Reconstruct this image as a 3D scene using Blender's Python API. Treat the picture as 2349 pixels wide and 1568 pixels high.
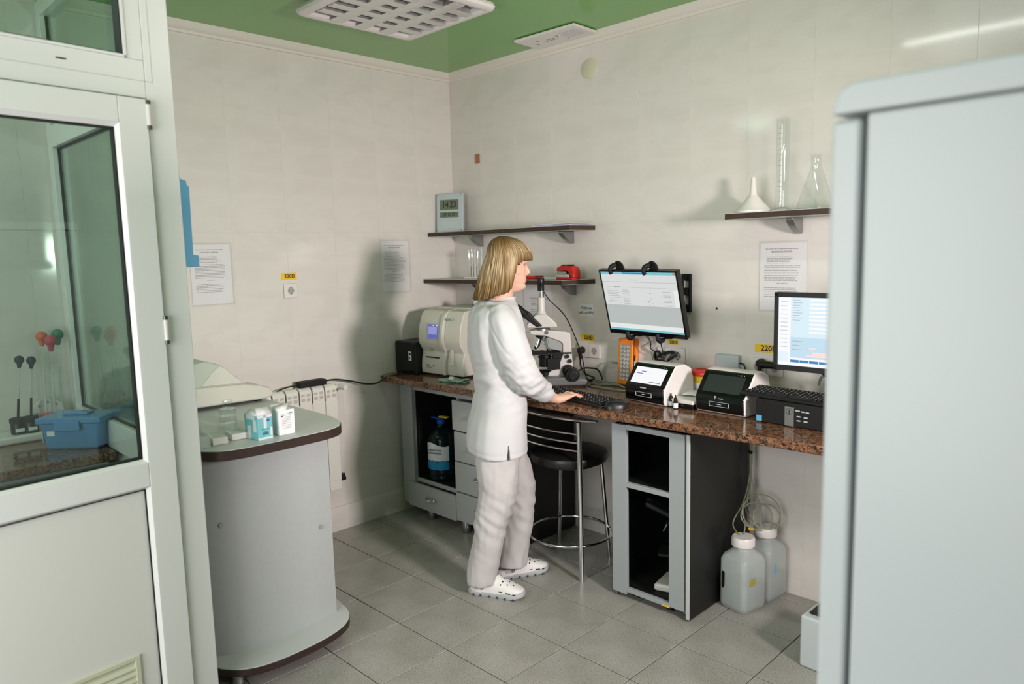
import bpy, bmesh, math, random
from mathutils import Vector, Matrix, noise, Euler

random.seed(7)
PI = math.pi
for o in list(bpy.data.objects):
    bpy.data.objects.remove(o)
SC = bpy.context.scene
COL = SC.collection

# ------------------------------------------------------------------ camera, light, exposure
CAM = Vector((3.708, -3.194, 1.609))
yaw, pitch, roll = 2.356508, 0.121626, -0.024381
fwd = Vector((math.cos(yaw) * math.cos(pitch), math.sin(yaw) * math.cos(pitch), -math.sin(pitch)))
rgt = fwd.cross(Vector((0, 0, 1))).normalized()
upv = rgt.cross(fwd)
r2 = rgt * math.cos(roll) + upv * math.sin(roll)
u2 = -rgt * math.sin(roll) + upv * math.cos(roll)
cd = bpy.data.cameras.new('camera')
cam = bpy.data.objects.new('camera', cd)
COL.objects.link(cam)
cam.matrix_world = Matrix(((r2.x, u2.x, -fwd.x, CAM.x), (r2.y, u2.y, -fwd.y, CAM.y), (r2.z, u2.z, -fwd.z, CAM.z), (0, 0, 0, 1)))
cd.sensor_width = 36
cd.lens = 1680.36 / 2349 * 36
cd.clip_start = 0.02
cd.dof.use_dof = True
cd.dof.focus_distance = 3.45
cd.dof.aperture_fstop = 2.2
SC.camera = cam

w = bpy.data.worlds.new('world')
SC.world = w
w.use_nodes = True
w.node_tree.nodes['Background'].inputs[0].default_value = (0.84, 0.92, 0.84, 1)
w.node_tree.nodes['Background'].inputs[1].default_value = 0.20


def area(name, loc, target, sx, sy, power, color):
    l = bpy.data.lights.new(name, 'AREA')
    l.shape = 'RECTANGLE'
    l.size, l.size_y, l.energy, l.color = sx, sy, power, color
    o = bpy.data.objects.new(name, l)
    COL.objects.link(o)
    o.location = loc
    o.rotation_euler = (Vector(target) - Vector(loc)).to_track_quat('-Z', 'Y').to_euler()
    return o


key = area('studio_light', (4.45, -1.38, 1.70), (0.5, -1.25, 1.15), 0.30, 0.30, 32, (1.0, 0.892, 0.88))
key.data.spread = math.radians(98)
area('window_light', (2.45, -4.35, 1.45), (2.05, -1.9, 1.15), 1.7, 1.7, 61, (1.0, 0.985, 0.97))
area('strip_lamp_light', (2.86, -1.36, 2.70), (2.86, -1.36, 0), 1.15, 0.06, 7, (0.97, 1.0, 0.93))
area('booth_light', (0.6, -3.2, 2.70), (0.6, -3.0, 0), 0.5, 0.5, 7, (0.97, 1.0, 0.95))  # unseen area light above the booth, no fitting modelled for it

SC.view_settings.view_transform = 'Standard'
SC.view_settings.look = 'None'
SC.view_settings.gamma = 1
SC.view_settings.use_curve_mapping = False
SC.view_settings.exposure = 0.06
SC.cycles.max_bounces = 10
SC.cycles.transmission_bounces = 10
SC.cycles.transparent_max_bounces = 16
SC.cycles.sample_clamp_indirect = 6
SC.cycles.caustics_reflective = False
SC.cycles.caustics_refractive = False


# ------------------------------------------------------------------ materials
def s2l(c):
    return tuple((x / 12.92 if x <= .04045 else ((x + .055) / 1.055) ** 2.4) for x in c)


def mat(name, rgb, rough=.5, metal=0, spec=.5, emit=0, trans=0, ior=1.45, coat=0, var=0, vscale=6, bump=0, bscale=60, alpha=1, vstretch=(1, 1, 1)):
    m = bpy.data.materials.new(name)
    m.use_nodes = True
    nt = m.node_tree
    b = nt.nodes['Principled BSDF']
    c = (*s2l(rgb), 1)
    b.inputs['Base Color'].default_value = c
    b.inputs['Roughness'].default_value = rough
    b.inputs['Metallic'].default_value = metal
    b.inputs['Specular IOR Level'].default_value = spec
    b.inputs['Transmission Weight'].default_value = trans
    b.inputs['IOR'].default_value = ior
    b.inputs['Coat Weight'].default_value = coat
    b.inputs['Alpha'].default_value = alpha
    if emit:
        b.inputs['Emission Color'].default_value = c
        b.inputs['Emission Strength'].default_value = emit
    if var or bump:
        tc = nt.nodes.new('ShaderNodeTexCoord')
        mp = nt.nodes.new('ShaderNodeMapping')
        mp.inputs['Scale'].default_value = vstretch
        nt.links.new(tc.outputs['Object'], mp.inputs[0])
    if var:
        n = nt.nodes.new('ShaderNodeTexNoise')
        n.inputs['Scale'].default_value = vscale
        n.inputs['Detail'].default_value = 4
        nt.links.new(mp.outputs[0], n.inputs['Vector'])
        r = nt.nodes.new('ShaderNodeValToRGB')
        r.color_ramp.elements[0].position = .3
        r.color_ramp.elements[1].position = .7
        r.color_ramp.elements[0].color = tuple(x * (1 - var) for x in c[:3]) + (1,)
        r.color_ramp.elements[1].color = tuple(min(1, x * (1 + var)) for x in c[:3]) + (1,)
        nt.links.new(n.outputs['Fac'], r.inputs[0])
        nt.links.new(r.outputs[0], b.inputs['Base Color'])
    if bump:
        n2 = nt.nodes.new('ShaderNodeTexNoise')
        n2.inputs['Scale'].default_value = bscale
        n2.inputs['Detail'].default_value = 3
        nt.links.new(mp.outputs[0], n2.inputs['Vector'])
        bp = nt.nodes.new('ShaderNodeBump')
        bp.inputs['Strength'].default_value = bump
        bp.inputs['Distance'].default_value = .004
        nt.links.new(n2.outputs['Fac'], bp.inputs['Height'])
        nt.links.new(bp.outputs[0], b.inputs['Normal'])
    return m


def ramp(nt, fac, stops):
    r = nt.nodes.new('ShaderNodeValToRGB')
    e = r.color_ramp.elements
    while len(e) < len(stops):
        e.new(.5)
    for i, (p, c) in enumerate(stops):
        e[i].position = p
        e[i].color = (*s2l(c), 1)
    nt.links.new(fac, r.inputs[0])
    return r.outputs[0]


def granite_mat():
    m = mat('granite', (.45, .3, .22), .12, spec=.5)
    nt = m.node_tree
    b = nt.nodes['Principled BSDF']
    tc = nt.nodes.new('ShaderNodeTexCoord')
    n = nt.nodes.new('ShaderNodeTexNoise')
    n.inputs['Scale'].default_value = 26
    n.inputs['Detail'].default_value = 3
    v = nt.nodes.new('ShaderNodeTexVoronoi')
    v.inputs['Scale'].default_value = 135
    mx = nt.nodes.new('ShaderNodeMixRGB')
    mx.inputs[0].default_value = .06
    nt.links.new(tc.outputs['Object'], n.inputs['Vector'])
    nt.links.new(tc.outputs['Object'], mx.inputs[1])
    nt.links.new(n.outputs['Color'], mx.inputs[2])
    nt.links.new(mx.outputs[0], v.inputs['Vector'])
    sep = nt.nodes.new('ShaderNodeSeparateColor')
    nt.links.new(v.outputs['Color'], sep.inputs[0])
    c = ramp(nt, sep.outputs[0], [(0, (.13, .12, .11)), (.16, (.19, .15, .13)), (.26, (.36, .24, .17)), (.5, (.50, .32, .22)), (.75, (.58, .39, .28)), (.9, (.48, .42, .34)), (1, (.32, .26, .22))])
    nt.links.new(c, b.inputs['Base Color'])
    return m


def floor_mat():
    m = mat('floor_tile', (.62, .6, .56), .32)
    nt = m.node_tree
    b = nt.nodes['Principled BSDF']
    tc = nt.nodes.new('ShaderNodeTexCoord')
    n = nt.nodes.new('ShaderNodeTexNoise')
    n.inputs['Scale'].default_value = 230
    n.inputs['Detail'].default_value = 2
    nt.links.new(tc.outputs['Object'], n.inputs['Vector'])
    n2 = nt.nodes.new('ShaderNodeTexNoise')
    n2.inputs['Scale'].default_value = 5
    nt.links.new(tc.outputs['Object'], n2.inputs['Vector'])
    c1 = ramp(nt, n.outputs['Fac'], [(.30, (.43, .42, .39)), (.42, (.63, .62, .60)), (.6, (.69, .68, .66)), (.75, (.79, .78, .75))])
    c2 = ramp(nt, n2.outputs['Fac'], [(.3, (.90, .90, .88)), (.7, (1, 1, 1))])
    mx = nt.nodes.new('ShaderNodeMixRGB')
    mx.blend_type = 'MULTIPLY'
    mx.inputs[0].default_value = 1
    nt.links.new(c1, mx.inputs[1])
    nt.links.new(c2, mx.inputs[2])
    nt.links.new(mx.outputs[0], b.inputs['Base Color'])
    rr = nt.nodes.new('ShaderNodeMapRange')
    rr.inputs[3].default_value = .22
    rr.inputs[4].default_value = .42
    nt.links.new(n.outputs['Fac'], rr.inputs[0])
    nt.links.new(rr.outputs[0], b.inputs['Roughness'])
    return m


def walltile_mat():
    m = mat('wall_tile', (.8, .79, .75), .09, spec=.5)
    nt = m.node_tree
    b = nt.nodes['Principled BSDF']
    tc = nt.nodes.new('ShaderNodeTexCoord')
    mp = nt.nodes.new('ShaderNodeMapping')
    mp.inputs['Scale'].default_value = (1.2, 1.2, 3.0)
    mp.inputs['Rotation'].default_value = (.4, .5, 0)
    nt.links.new(tc.outputs['Object'], mp.inputs[0])
    n = nt.nodes.new('ShaderNodeTexNoise')
    n.inputs['Scale'].default_value = 2.2
    n.inputs['Detail'].default_value = 7
    n.inputs['Distortion'].default_value = 1.2
    nt.links.new(mp.outputs[0], n.inputs['Vector'])
    c = ramp(nt, n.outputs['Fac'], [(.25, (.835, .814, .793)), (.45, (.856, .834, .812)), (.52, (.866, .845, .824)), (.75, (.85, .829, .808))])
    nt.links.new(c, b.inputs['Base Color'])
    return m


def hair_mat():
    m = mat('hair', (.62, .49, .33), .55, spec=.28)
    nt = m.node_tree
    b = nt.nodes['Principled BSDF']
    uv = nt.nodes.new('ShaderNodeUVMap')
    mp = nt.nodes.new('ShaderNodeMapping')
    mp.inputs['Scale'].default_value = (130, 1.3, 1)
    nt.links.new(uv.outputs[0], mp.inputs[0])
    n = nt.nodes.new('ShaderNodeTexNoise')
    n.inputs['Scale'].default_value = 1.0
    n.inputs['Detail'].default_value = 5
    nt.links.new(mp.outputs[0], n.inputs['Vector'])
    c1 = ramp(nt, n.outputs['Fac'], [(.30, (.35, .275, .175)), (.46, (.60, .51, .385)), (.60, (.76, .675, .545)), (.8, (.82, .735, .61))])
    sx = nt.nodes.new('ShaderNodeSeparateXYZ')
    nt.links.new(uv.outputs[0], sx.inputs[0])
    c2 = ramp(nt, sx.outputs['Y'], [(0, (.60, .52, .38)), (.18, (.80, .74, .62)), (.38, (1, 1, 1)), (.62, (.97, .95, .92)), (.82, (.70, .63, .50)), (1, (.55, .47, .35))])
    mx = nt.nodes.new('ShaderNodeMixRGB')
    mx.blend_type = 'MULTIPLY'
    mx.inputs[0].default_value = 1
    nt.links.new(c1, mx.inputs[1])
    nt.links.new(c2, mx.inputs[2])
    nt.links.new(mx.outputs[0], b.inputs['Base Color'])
    bp = nt.nodes.new('ShaderNodeBump')
    bp.inputs['Strength'].default_value = .7
    bp.inputs['Distance'].default_value = .004
    nt.links.new(n.outputs['Fac'], bp.inputs['Height'])
    nt.links.new(bp.outputs[0], b.inputs['Normal'])
    return m


def pane_mat(name, tint, refl=.06, rough=.0):
    """thin clear glass: mostly see-through with a mirror-like reflection"""
    m = bpy.data.materials.new(name)
    m.use_nodes = True
    nt = m.node_tree
    nt.nodes.clear()
    out = nt.nodes.new('ShaderNodeOutputMaterial')
    t = nt.nodes.new('ShaderNodeBsdfTransparent')
    t.inputs[0].default_value = (*tint, 1)
    g = nt.nodes.new('ShaderNodeBsdfGlossy')
    g.inputs['Roughness'].default_value = rough
    f = nt.nodes.new('ShaderNodeFresnel')
    gm = nt.nodes.new('ShaderNodeNewGeometry')
    mr = nt.nodes.new('ShaderNodeMapRange')
    mr.inputs[3].default_value = 1.5
    mr.inputs[4].default_value = 1 / 1.5
    nt.links.new(gm.outputs['Backfacing'], mr.inputs[0])
    nt.links.new(mr.outputs[0], f.inputs[0])
    ad = nt.nodes.new('ShaderNodeMath')
    ad.operation = 'ADD'
    ad.inputs[1].default_value = refl
    ad.use_clamp = True
    mx = nt.nodes.new('ShaderNodeMixShader')
    nt.links.new(f.outputs[0], ad.inputs[0])
    nt.links.new(ad.outputs[0], mx.inputs[0])
    nt.links.new(t.outputs[0], mx.inputs[1])
    nt.links.new(g.outputs[0], mx.inputs[2])
    nt.links.new(mx.outputs[0], out.inputs[0])
    return m


M = {}
M['granite'] = granite_mat()
M['floor'] = floor_mat()
M['grout'] = mat('grout', (.20, .19, .17), .8)
M['wgrout'] = mat('wall_grout', (.84, .83, .79), .6)
M['wtile'] = walltile_mat()
M['green'] = mat('green_ceiling_film', (.445, .66, .36), .10, spec=.5)
M['cornice'] = mat('cornice_white', (.86, .84, .80), .55)
M['pvc'] = mat('white_pvc', (.91, .91, .905), .28, bump=.02, bscale=9)
M['pvc2'] = mat('white_pvc_panel', (.89, .885, .87), .34, bump=.02, bscale=9)
M['cream'] = mat('cream_plastic', (.83, .83, .74), .4)
M['rubber'] = mat('black_rubber', (.07, .08, .08), .5)
M['glass'] = pane_mat('window_glass', (.80, .90, .85), .05)
M['clear'] = pane_mat('clear_glassware', (.95, .97, .96), .03)
M['sleeve'] = pane_mat('plastic_sleeve', (.97, .97, .97), .02, .12)
M['frost'] = mat('frosted_plastic', (.82, .85, .84), .35, alpha=.5)
M['liquid'] = mat('clear_liquid', (.50, .55, .55), .15)
M['grey'] = mat('grey_laminate', (.66, .675, .675), .38, var=.02, vscale=40)
M['greyl'] = mat('light_grey_laminate', (.74, .755, .75), .38)
M['greym'] = mat('mid_grey_laminate', (.62, .64, .65), .38)
M['blacklam'] = mat('black_laminate', (.075, .075, .07), .42, bump=.05, bscale=120)
M['dark'] = mat('dark_interior', (.05, .05, .05), .7)
M['wenge'] = mat('wenge_edge', (.20, .14, .12), .45, var=.25, vscale=30, vstretch=(1, 1, 8))
M['shelfwood'] = mat('dark_shelf_wood', (.24, .165, .13), .45, var=.3, vscale=25, vstretch=(1, 6, 8))
M['chrome'] = mat('chrome', (.86, .86, .87), .14, 1)
M['steel'] = mat('brushed_steel', (.66, .66, .66), .35, 1)
M['leather'] = mat('black_leatherette', (.10, .10, .10), .38, bump=.1, bscale=150)
M['black'] = mat('black_plastic', (.085, .088, .09), .38)
M['blackm'] = mat('matte_black', (.06, .06, .06), .65)
M['gloss'] = mat('gloss_black', (.045, .047, .05), .12)
M['white'] = mat('white_plastic', (.88, .86, .85), .35)
M['offw'] = mat('beige_white_plastic', (.80, .79, .75), .4)
M['offg'] = mat('grey_green_plastic', (.71, .74, .69), .45)
M['paper'] = mat('paper', (.93, .92, .93), .7)
M['ink'] = mat('grey_print', (.60, .59, .61), .8)
M['inkd'] = mat('dark_print', (.13, .12, .14), .7)
M['yellow'] = mat('yellow_label', (.93, .76, .16), .5)
M['yellow2'] = mat('yellow_tub', (.90, .78, .25), .4)
M['orange'] = mat('orange_plastic', (.96, .53, .12), .35)
M['red'] = mat('red_plastic', (.78, .13, .10), .3)
M['redlid'] = mat('red_lid', (.92, .20, .15), .3)
M['blue'] = mat('blue_plastic', (.32, .68, .86), .4)
M['bluebox'] = mat('blue_box_plastic', (.36, .60, .82), .25, trans=.15)
M['teal'] = mat('teal_print', (.48, .76, .79), .5)
M['skyblue'] = mat('sky_blue_print', (.36, .68, .84), .5)
M['navy'] = mat('navy_rubber', (.06, .10, .20), .5)
M['orub'] = mat('orange_rubber', (.84, .40, .18), .5)
M['pinkr'] = mat('pink_rubber', (.74, .25, .35), .5)
M['greenr'] = mat('green_rubber', (.12, .50, .38), .5)
M['mint'] = mat('mint_cloth', (.60, .76, .70), .8)
M['skin'] = mat('skin', (.86, .69, .60), .48, var=.03, vscale=30)
M['lips'] = mat('lips', (.80, .50, .47), .4)
M['nail'] = mat('coral_nail', (.91, .33, .28), .25)
M['eyew'] = mat('eye_white', (.80, .75, .73), .2)
M['eyed'] = mat('eye_dark', (.16, .12, .10), .15)
M['brow'] = mat('eyebrow', (.45, .33, .24), .7)
M['hair'] = hair_mat()
M['coat'] = mat('white_cotton', (.78, .778, .782), .8, bump=.12, bscale=500)
M['pants'] = mat('white_trouser_cloth', (.745, .730, .726), .8, bump=.12, bscale=400)
M['clog'] = mat('white_foam', (.90, .89, .88), .5)
M['clogsole'] = mat('grey_foam_sole', (.70, .72, .73), .6)
M['card'] = mat('brown_cardboard', (.50, .38, .27), .8)
M['brownplate'] = mat('brown_plate', (.66, .44, .33), .5)
M['putty'] = mat('pale_cover', (.80, .80, .70), .4)
M['radw'] = mat('radiator_white', (.88, .87, .84), .3)
M['fridge'] = mat('fridge_white', (.76, .785, .795), .35, bump=.02, bscale=15)
M['fridgel'] = mat('fridge_shadow_gap', (.25, .28, .29), .6)
M['jugblue'] = mat('water_bottle_blue', (.12, .22, .26), .1, trans=.6, alpha=.6)
M['jugdark'] = mat('dark_water_bottle', (.10, .12, .13), .1, trans=.6, alpha=.7)
M['capblue'] = mat('blue_cap', (.08, .30, .72), .35)
M['labelw'] = mat('label_white', (.88, .90, .92), .5)
M['labelb'] = mat('label_blue', (.12, .52, .74), .5)
M['lcd'] = mat('grey_lcd', (.42, .46, .38), .3)
M['silver'] = mat('silver_plastic', (.72, .76, .78), .4)
M['tube'] = mat('clear_tubing', (.70, .71, .60), .3, trans=.3, alpha=.85)
M['cablegrey'] = mat('grey_cable', (.58, .60, .56), .5)
M['mesh'] = mat('dark_mesh', (.03, .03, .03), .6)
M['smoke'] = mat('dark_cover_glass', (.17, .20, .19), .1)
M['ledlens'] = mat('led_reflector', (.90, .90, .88), .22, .6)
M['tan'] = mat('tan_wear', (.56, .46, .32), .7)
def E_(n, c, s):
    m = mat(n, c, .25, emit=s)
    m.node_tree.nodes['Principled BSDF'].inputs['Base Color'].default_value = (.03, .03, .03, 1)
    return m


M['scr_white'] = E_('screen_white', (.93, .95, .94), 0.85)
M['scr_grey'] = E_('screen_grey', (.74, .765, .755), 0.85)
M['scr_pale'] = E_('screen_pale', (.88, .89, .885), 0.85)
M['scr_line'] = E_('screen_line', (.66, .68, .68), 0.7)
M['scr_dark'] = E_('screen_text', (.42, .44, .46), 0.8)
M['scr_cyan'] = E_('screen_cyan', (.50, .80, .84), 0.8)
M['scr_blue'] = E_('screen_blue', (.16, .50, .74), 0.9)
M['scr_lblue'] = E_('screen_light_blue', (.82, .90, .94), 1)
M['scr_mblue'] = E_('screen_medium_blue', (.73, .84, .90), 1)
M['scr_bright'] = E_('screen_bright', (.95, .955, .97), 0.97)
M['scr_red'] = E_('screen_red', (.90, .30, .25), 0.9)
M['scr_pink'] = E_('screen_pink', (.96, .84, .84), 1)
M['scr_violet'] = E_('screen_violet', (.58, .58, .82), 0.85)
M['scr_violet2'] = E_('screen_deep_violet', (.36, .38, .70), 0.85)
M['scr_ind'] = E_('screen_indigo', (.38, .40, .75), 0.8)
M['ledgreen'] = E_('led_green', (.55, .85, .45), .6)


# ------------------------------------------------------------------ mesh helpers
class MB:
    def __init__(s):
        s.bm = bmesh.new()
        s.uv = None

    def face(s, vs, mi=0, smooth=False):
        try:
            f = s.bm.faces.new(vs)
        except ValueError:
            return None
        f.material_index = mi
        f.smooth = smooth
        return f

    def box(s, x0, y0, z0, x1, y1, z1, mi=0, mtx=None):
        P = [(x0, y0, z0), (x1, y0, z0), (x1, y1, z0), (x0, y1, z0), (x0, y0, z1), (x1, y0, z1), (x1, y1, z1), (x0, y1, z1)]
        v = [s.bm.verts.new(mtx @ Vector(p) if mtx else p) for p in P]
        for q in ((3, 2, 1, 0), (4, 5, 6, 7), (0, 1, 5, 4), (1, 2, 6, 5), (2, 3, 7, 6), (3, 0, 4, 7)):
            s.face([v[i] for i in q], mi)
        return s

    def cbox(s, c, d, mi=0, mtx=None):
        return s.box(c[0] - d[0] / 2, c[1] - d[1] / 2, c[2] - d[2] / 2, c[0] + d[0] / 2, c[1] + d[1] / 2, c[2] + d[2] / 2, mi, mtx)

    def quad(s, pts, mi=0):
        s.face([s.bm.verts.new(p) for p in pts], mi)
        return s

    def rings(s, R, cap=True, mi=0, smooth=True, closed=False):
        V = [[s.bm.verts.new(p) for p in r] for r in R]
        n = len(V[0])
        m = len(V)
        for i in range(m if closed else m - 1):
            a, b = V[i], V[(i + 1) % m]
            for j in range(n):
                s.face([a[j], a[(j + 1) % n], b[(j + 1) % n], b[j]], mi, smooth)
        if cap and not closed:
            s.face(list(reversed(V[0])), mi)
            s.face(V[-1], mi)
        return s

    def prism(s, poly, z0, z1, mi=0, axis='z', mtx=None, smooth=False):
        def mk(p, t):
            q = {'z': (p[0], p[1], t), 'x': (t, p[0], p[1]), 'y': (p[0], t, p[1])}[axis]
            return mtx @ Vector(q) if mtx else Vector(q)
        return s.rings([[mk(p, z0) for p in poly], [mk(p, z1) for p in poly]], True, mi, smooth)

    def cyl(s, p0, p1, r0, r1=None, n=16, mi=0, cap=True):
        r1 = r0 if r1 is None else r1
        p0, p1 = Vector(p0), Vector(p1)
        d = (p1 - p0).normalized()
        a = d.orthogonal().normalized()
        b = d.cross(a)
        R = [[p + a * (r * math.cos(2 * PI * k / n)) + b * (r * math.sin(2 * PI * k / n)) for k in range(n)] for p, r in ((p0, r0), (p1, r1))]
        return s.rings(R, cap, mi)

    def lathe(s, prof, c=(0, 0, 0), n=24, mi=0, axis=None, cap=True):
        """profile of (radius, height); axis: matrix turning z to another direction"""
        R = []
        for r, z in prof:
            ring = []
            for k in range(n):
                p = Vector((r * math.cos(2 * PI * k / n), r * math.sin(2 * PI * k / n), z))
                if axis:
                    p = axis @ p
                ring.append(p + Vector(c))
            R.append(ring)
        return s.rings(R, cap, mi)

    def tube(s, pts, r, n=8, mi=0, closed=False, sub=0):
        P = [Vector(p) for p in pts]
        if sub:
            P = smooth_path(P, sub, closed)
        m = len(P)
        if isinstance(r, (list, tuple)) and len(r) != m:
            q = [(len(r) - 1) * i / (m - 1) for i in range(m)]
            r = [r[min(int(a), len(r) - 2)] * (1 - a + min(int(a), len(r) - 2)) + r[min(int(a), len(r) - 2) + 1] * (a - min(int(a), len(r) - 2)) for a in q]
        R = []
        pa = None
        for i in range(m):
            if closed:
                t = P[(i + 1) % m] - P[i - 1]
            else:
                t = P[min(i + 1, m - 1)] - P[max(i - 1, 0)]
            t.normalize()
            a = t.orthogonal().normalized() if pa is None else (pa - t * pa.dot(t)).normalized()
            pa = a
            b = t.cross(a)
            rr = r[i] if isinstance(r, (list, tuple)) else r
            R.append([P[i] + a * (rr * math.cos(2 * PI * k / n)) + b * (rr * math.sin(2 * PI * k / n)) for k in range(n)])
        return s.rings(R, True, mi, True, closed)

    def sphere(s, c, r, n=16, m=10, mi=0):
        r = r if isinstance(r, (tuple, list)) else (r, r, r)
        R = []
        for i in range(m + 1):
            a = PI * (i if 0 < i < m else (.02 if i == 0 else m - .02)) / m
            R.append([Vector((c[0] + r[0] * math.sin(a) * math.cos(2 * PI * k / n), c[1] + r[1] * math.sin(a) * math.sin(2 * PI * k / n), c[2] - r[2] * math.cos(a))) for k in range(n)])
        return s.rings(R, True, mi)

    def mesh(s, name, mats, sharp=None):
        bmesh.ops.recalc_face_normals(s.bm, faces=s.bm.faces[:])
        me = bpy.data.meshes.new(name)
        s.bm.to_mesh(me)
        s.bm.free()
        for m in mats:
            me.materials.append(m)
        if sharp is not None:
            for p in me.polygons:
                p.use_smooth = True
            me.set_sharp_from_angle(angle=math.radians(sharp))
        return me


def smooth_path(P, sub, closed=False):
    out = []
    m = len(P)
    for i in range(m if closed else m - 1):
        p0 = P[i - 1] if (closed or i > 0) else P[i]
        p1, p2 = P[i], P[(i + 1) % m]
        p3 = P[(i + 2) % m] if (closed or i + 2 < m) else p2
        for k in range(sub):
            t = k / sub
            out.append(.5 * ((2 * p1) + (p2 - p0) * t + (2 * p0 - 5 * p1 + 4 * p2 - p3) * t * t + (3 * p1 - p0 - 3 * p2 + p3) * t ** 3))
    if not closed:
        out.append(P[-1])
    return out


def interp(tab, x):
    """smooth table lookup"""
    if x <= tab[0][0]:
        return tab[0][1]
    for i in range(len(tab) - 1):
        a, b = tab[i], tab[i + 1]
        if x <= b[0]:
            t = (x - a[0]) / (b[0] - a[0])
            t = t * t * (3 - 2 * t) * .5 + t * .5
            return a[1] + (b[1] - a[1]) * t
    return tab[-1][1]


def put(name, mb, m, parent=None, bevel=0, seg=2, sharp=40, label=None, loc=None, rot=None, stuff=False):
    mats = m if isinstance(m, (list, tuple)) else [m]
    me = mb if isinstance(mb, bpy.types.Mesh) else mb.mesh(name, mats, sharp)
    if isinstance(mb, bpy.types.Mesh) and not me.materials:  # shared data gets its material once
        for q in mats:
            me.materials.append(q)
    o = bpy.data.objects.new(name, me)
    COL.objects.link(o)
    if parent:
        o.parent = parent
    if loc:
        o.location = loc
    if rot:
        o.rotation_euler = rot
    if bevel:
        md = o.modifiers.new('bevel', 'BEVEL')
        md.width = bevel
        md.segments = seg
        md.limit_method = 'ANGLE'
        md.angle_limit = math.radians(35)
        md.harden_normals = True
    if label:
        o['label'] = label
    if stuff:
        o['kind'] = 'stuff'
    return o


def tag(o, label, cat, group=None):
    o['label'] = label
    o['category'] = cat
    if group:
        o['group'] = group
    return o


def thing(name, label, cat, loc=(0, 0, 0), rz=0, group=None, rot=None):
    o = bpy.data.objects.new(name, None)
    o.empty_display_size = .05
    COL.objects.link(o)
    o.location = loc
    o.rotation_euler = rot if rot else (0, 0, rz)
    return tag(o, label, cat, group)


def struct(name, mb, m, parent=None, **k):
    o = put(name, mb, m, parent, **k)
    if parent is None:
        o['kind'] = 'structure'
    return o


def copy_tree(o, parent=None, **kw):
    c = o.copy()
    COL.objects.link(c)
    if parent:
        c.parent = parent
    for ch in [x for x in bpy.data.objects if x.parent == o]:
        copy_tree(ch, c)
    for k, v in kw.items():
        if k in ('loc',):
            c.location = v
        elif k == 'rz':
            c.rotation_euler = (0, 0, v)
        else:
            c[k] = v
    return c


_fc = {}


def text_mesh(txt, size, extrude=.0006, align='CENTER', bold=0):
    cu = bpy.data.curves.new('lettering', 'FONT')
    cu.body = txt
    cu.size = size
    cu.extrude = extrude
    cu.align_x = align
    cu.align_y = 'CENTER'
    cu.resolution_u = 2
    cu.offset = bold * size
    o = bpy.data.objects.new('tmp', cu)
    COL.objects.link(o)
    dg = bpy.context.evaluated_depsgraph_get()
    me = bpy.data.meshes.new_from_object(o.evaluated_get(dg))
    bpy.data.objects.remove(o)
    me.name = 'lettering'
    me.materials.clear()
    return me


def text(name, txt, size, m, parent, loc, rot, align='CENTER', squash=1, bold=0):
    o = put(name, text_mesh(txt, size, align=align, bold=bold), m, parent, loc=loc, rot=rot)
    o.scale = (squash, 1, 1)
    return o


def baked(mb, mats, voxel, smooth=2, name='m', bool_with=None):
    """one continuous surface out of overlapping closed volumes"""
    me = mb.mesh(name, mats)
    o = bpy.data.objects.new('tmp', me)
    COL.objects.link(o)
    r = o.modifiers.new('r', 'REMESH')
    r.mode = 'VOXEL'
    r.voxel_size = voxel
    if smooth:
        q = o.modifiers.new('s', 'SMOOTH')
        q.factor = .5
        q.iterations = smooth
    extra = None
    if bool_with:
        extra = bpy.data.objects.new('tmp2', bool_with.mesh('b', mats))
        COL.objects.link(extra)
        b = o.modifiers.new('b', 'BOOLEAN')
        b.operation = 'DIFFERENCE'
        b.object = extra
    bpy.context.view_layer.update()
    dg = bpy.context.evaluated_depsgraph_get()
    out = bpy.data.meshes.new_from_object(o.evaluated_get(dg))
    bpy.data.objects.remove(o)
    if extra:
        bpy.data.objects.remove(extra)
    out.name = name
    out.materials.clear()
    for p in out.polygons:
        p.use_smooth = True
    return out


RX = lambda a: Matrix.Rotation(a, 4, 'X')
RY = lambda a: Matrix.Rotation(a, 4, 'Y')
RZ = lambda a: Matrix.Rotation(a, 4, 'Z')
TR = lambda *p: Matrix.Translation(p)
CZ = 0.89            # counter top height
HC = 2.746           # ceiling height
#BODY
# ================================================================== the setting
fl = struct('floor', MB().box(-.3, -5.2, -.12, 5.6, .3, -.004), M['grout'])
OX, OY, S = .5006, -1.0699, 1 / 3
xs = [0] + [OX + S * i for i in range(-1, 13)]
ys = [OY + S * j for j in range(-9, 4)] + [0]
_tile = {}
for i in range(len(xs) - 1):
    for j in range(len(ys) - 1):
        x0, x1, y0, y1 = xs[i], xs[i + 1], ys[j], ys[j + 1]
        cx, cy = (x0 + x1) / 2, (y0 + y1) / 2
        if (Vector((cx, cy)) - Vector((CAM.x, CAM.y))).dot(Vector((-.707, .707))) < .35:
            continue
        k = (round(x1 - x0, 3), round(y1 - y0, 3))
        if k not in _tile:
            a, b, g, c = (x1 - x0) / 2, (y1 - y0) / 2, .0022, .0012
            mb = MB()
            mb.rings([[(-a + g, -b + g, -.006), (a - g, -b + g, -.006), (a - g, b - g, -.006), (-a + g, b - g, -.006)],
                      [(-a + g, -b + g, -.0012), (a - g, -b + g, -.0012), (a - g, b - g, -.0012), (-a + g, b - g, -.0012)],
                      [(-a + g + c, -b + g + c, 0), (a - g - c, -b + g + c, 0), (a - g - c, b - g - c, 0), (-a + g + c, b - g - c, 0)]], True, 0, False)
            _tile[k] = mb.mesh('tile', [M['floor']])
        put('tile', _tile[k], M['floor'], fl, loc=(cx, cy, random.uniform(-.0004, .0003)))

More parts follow.
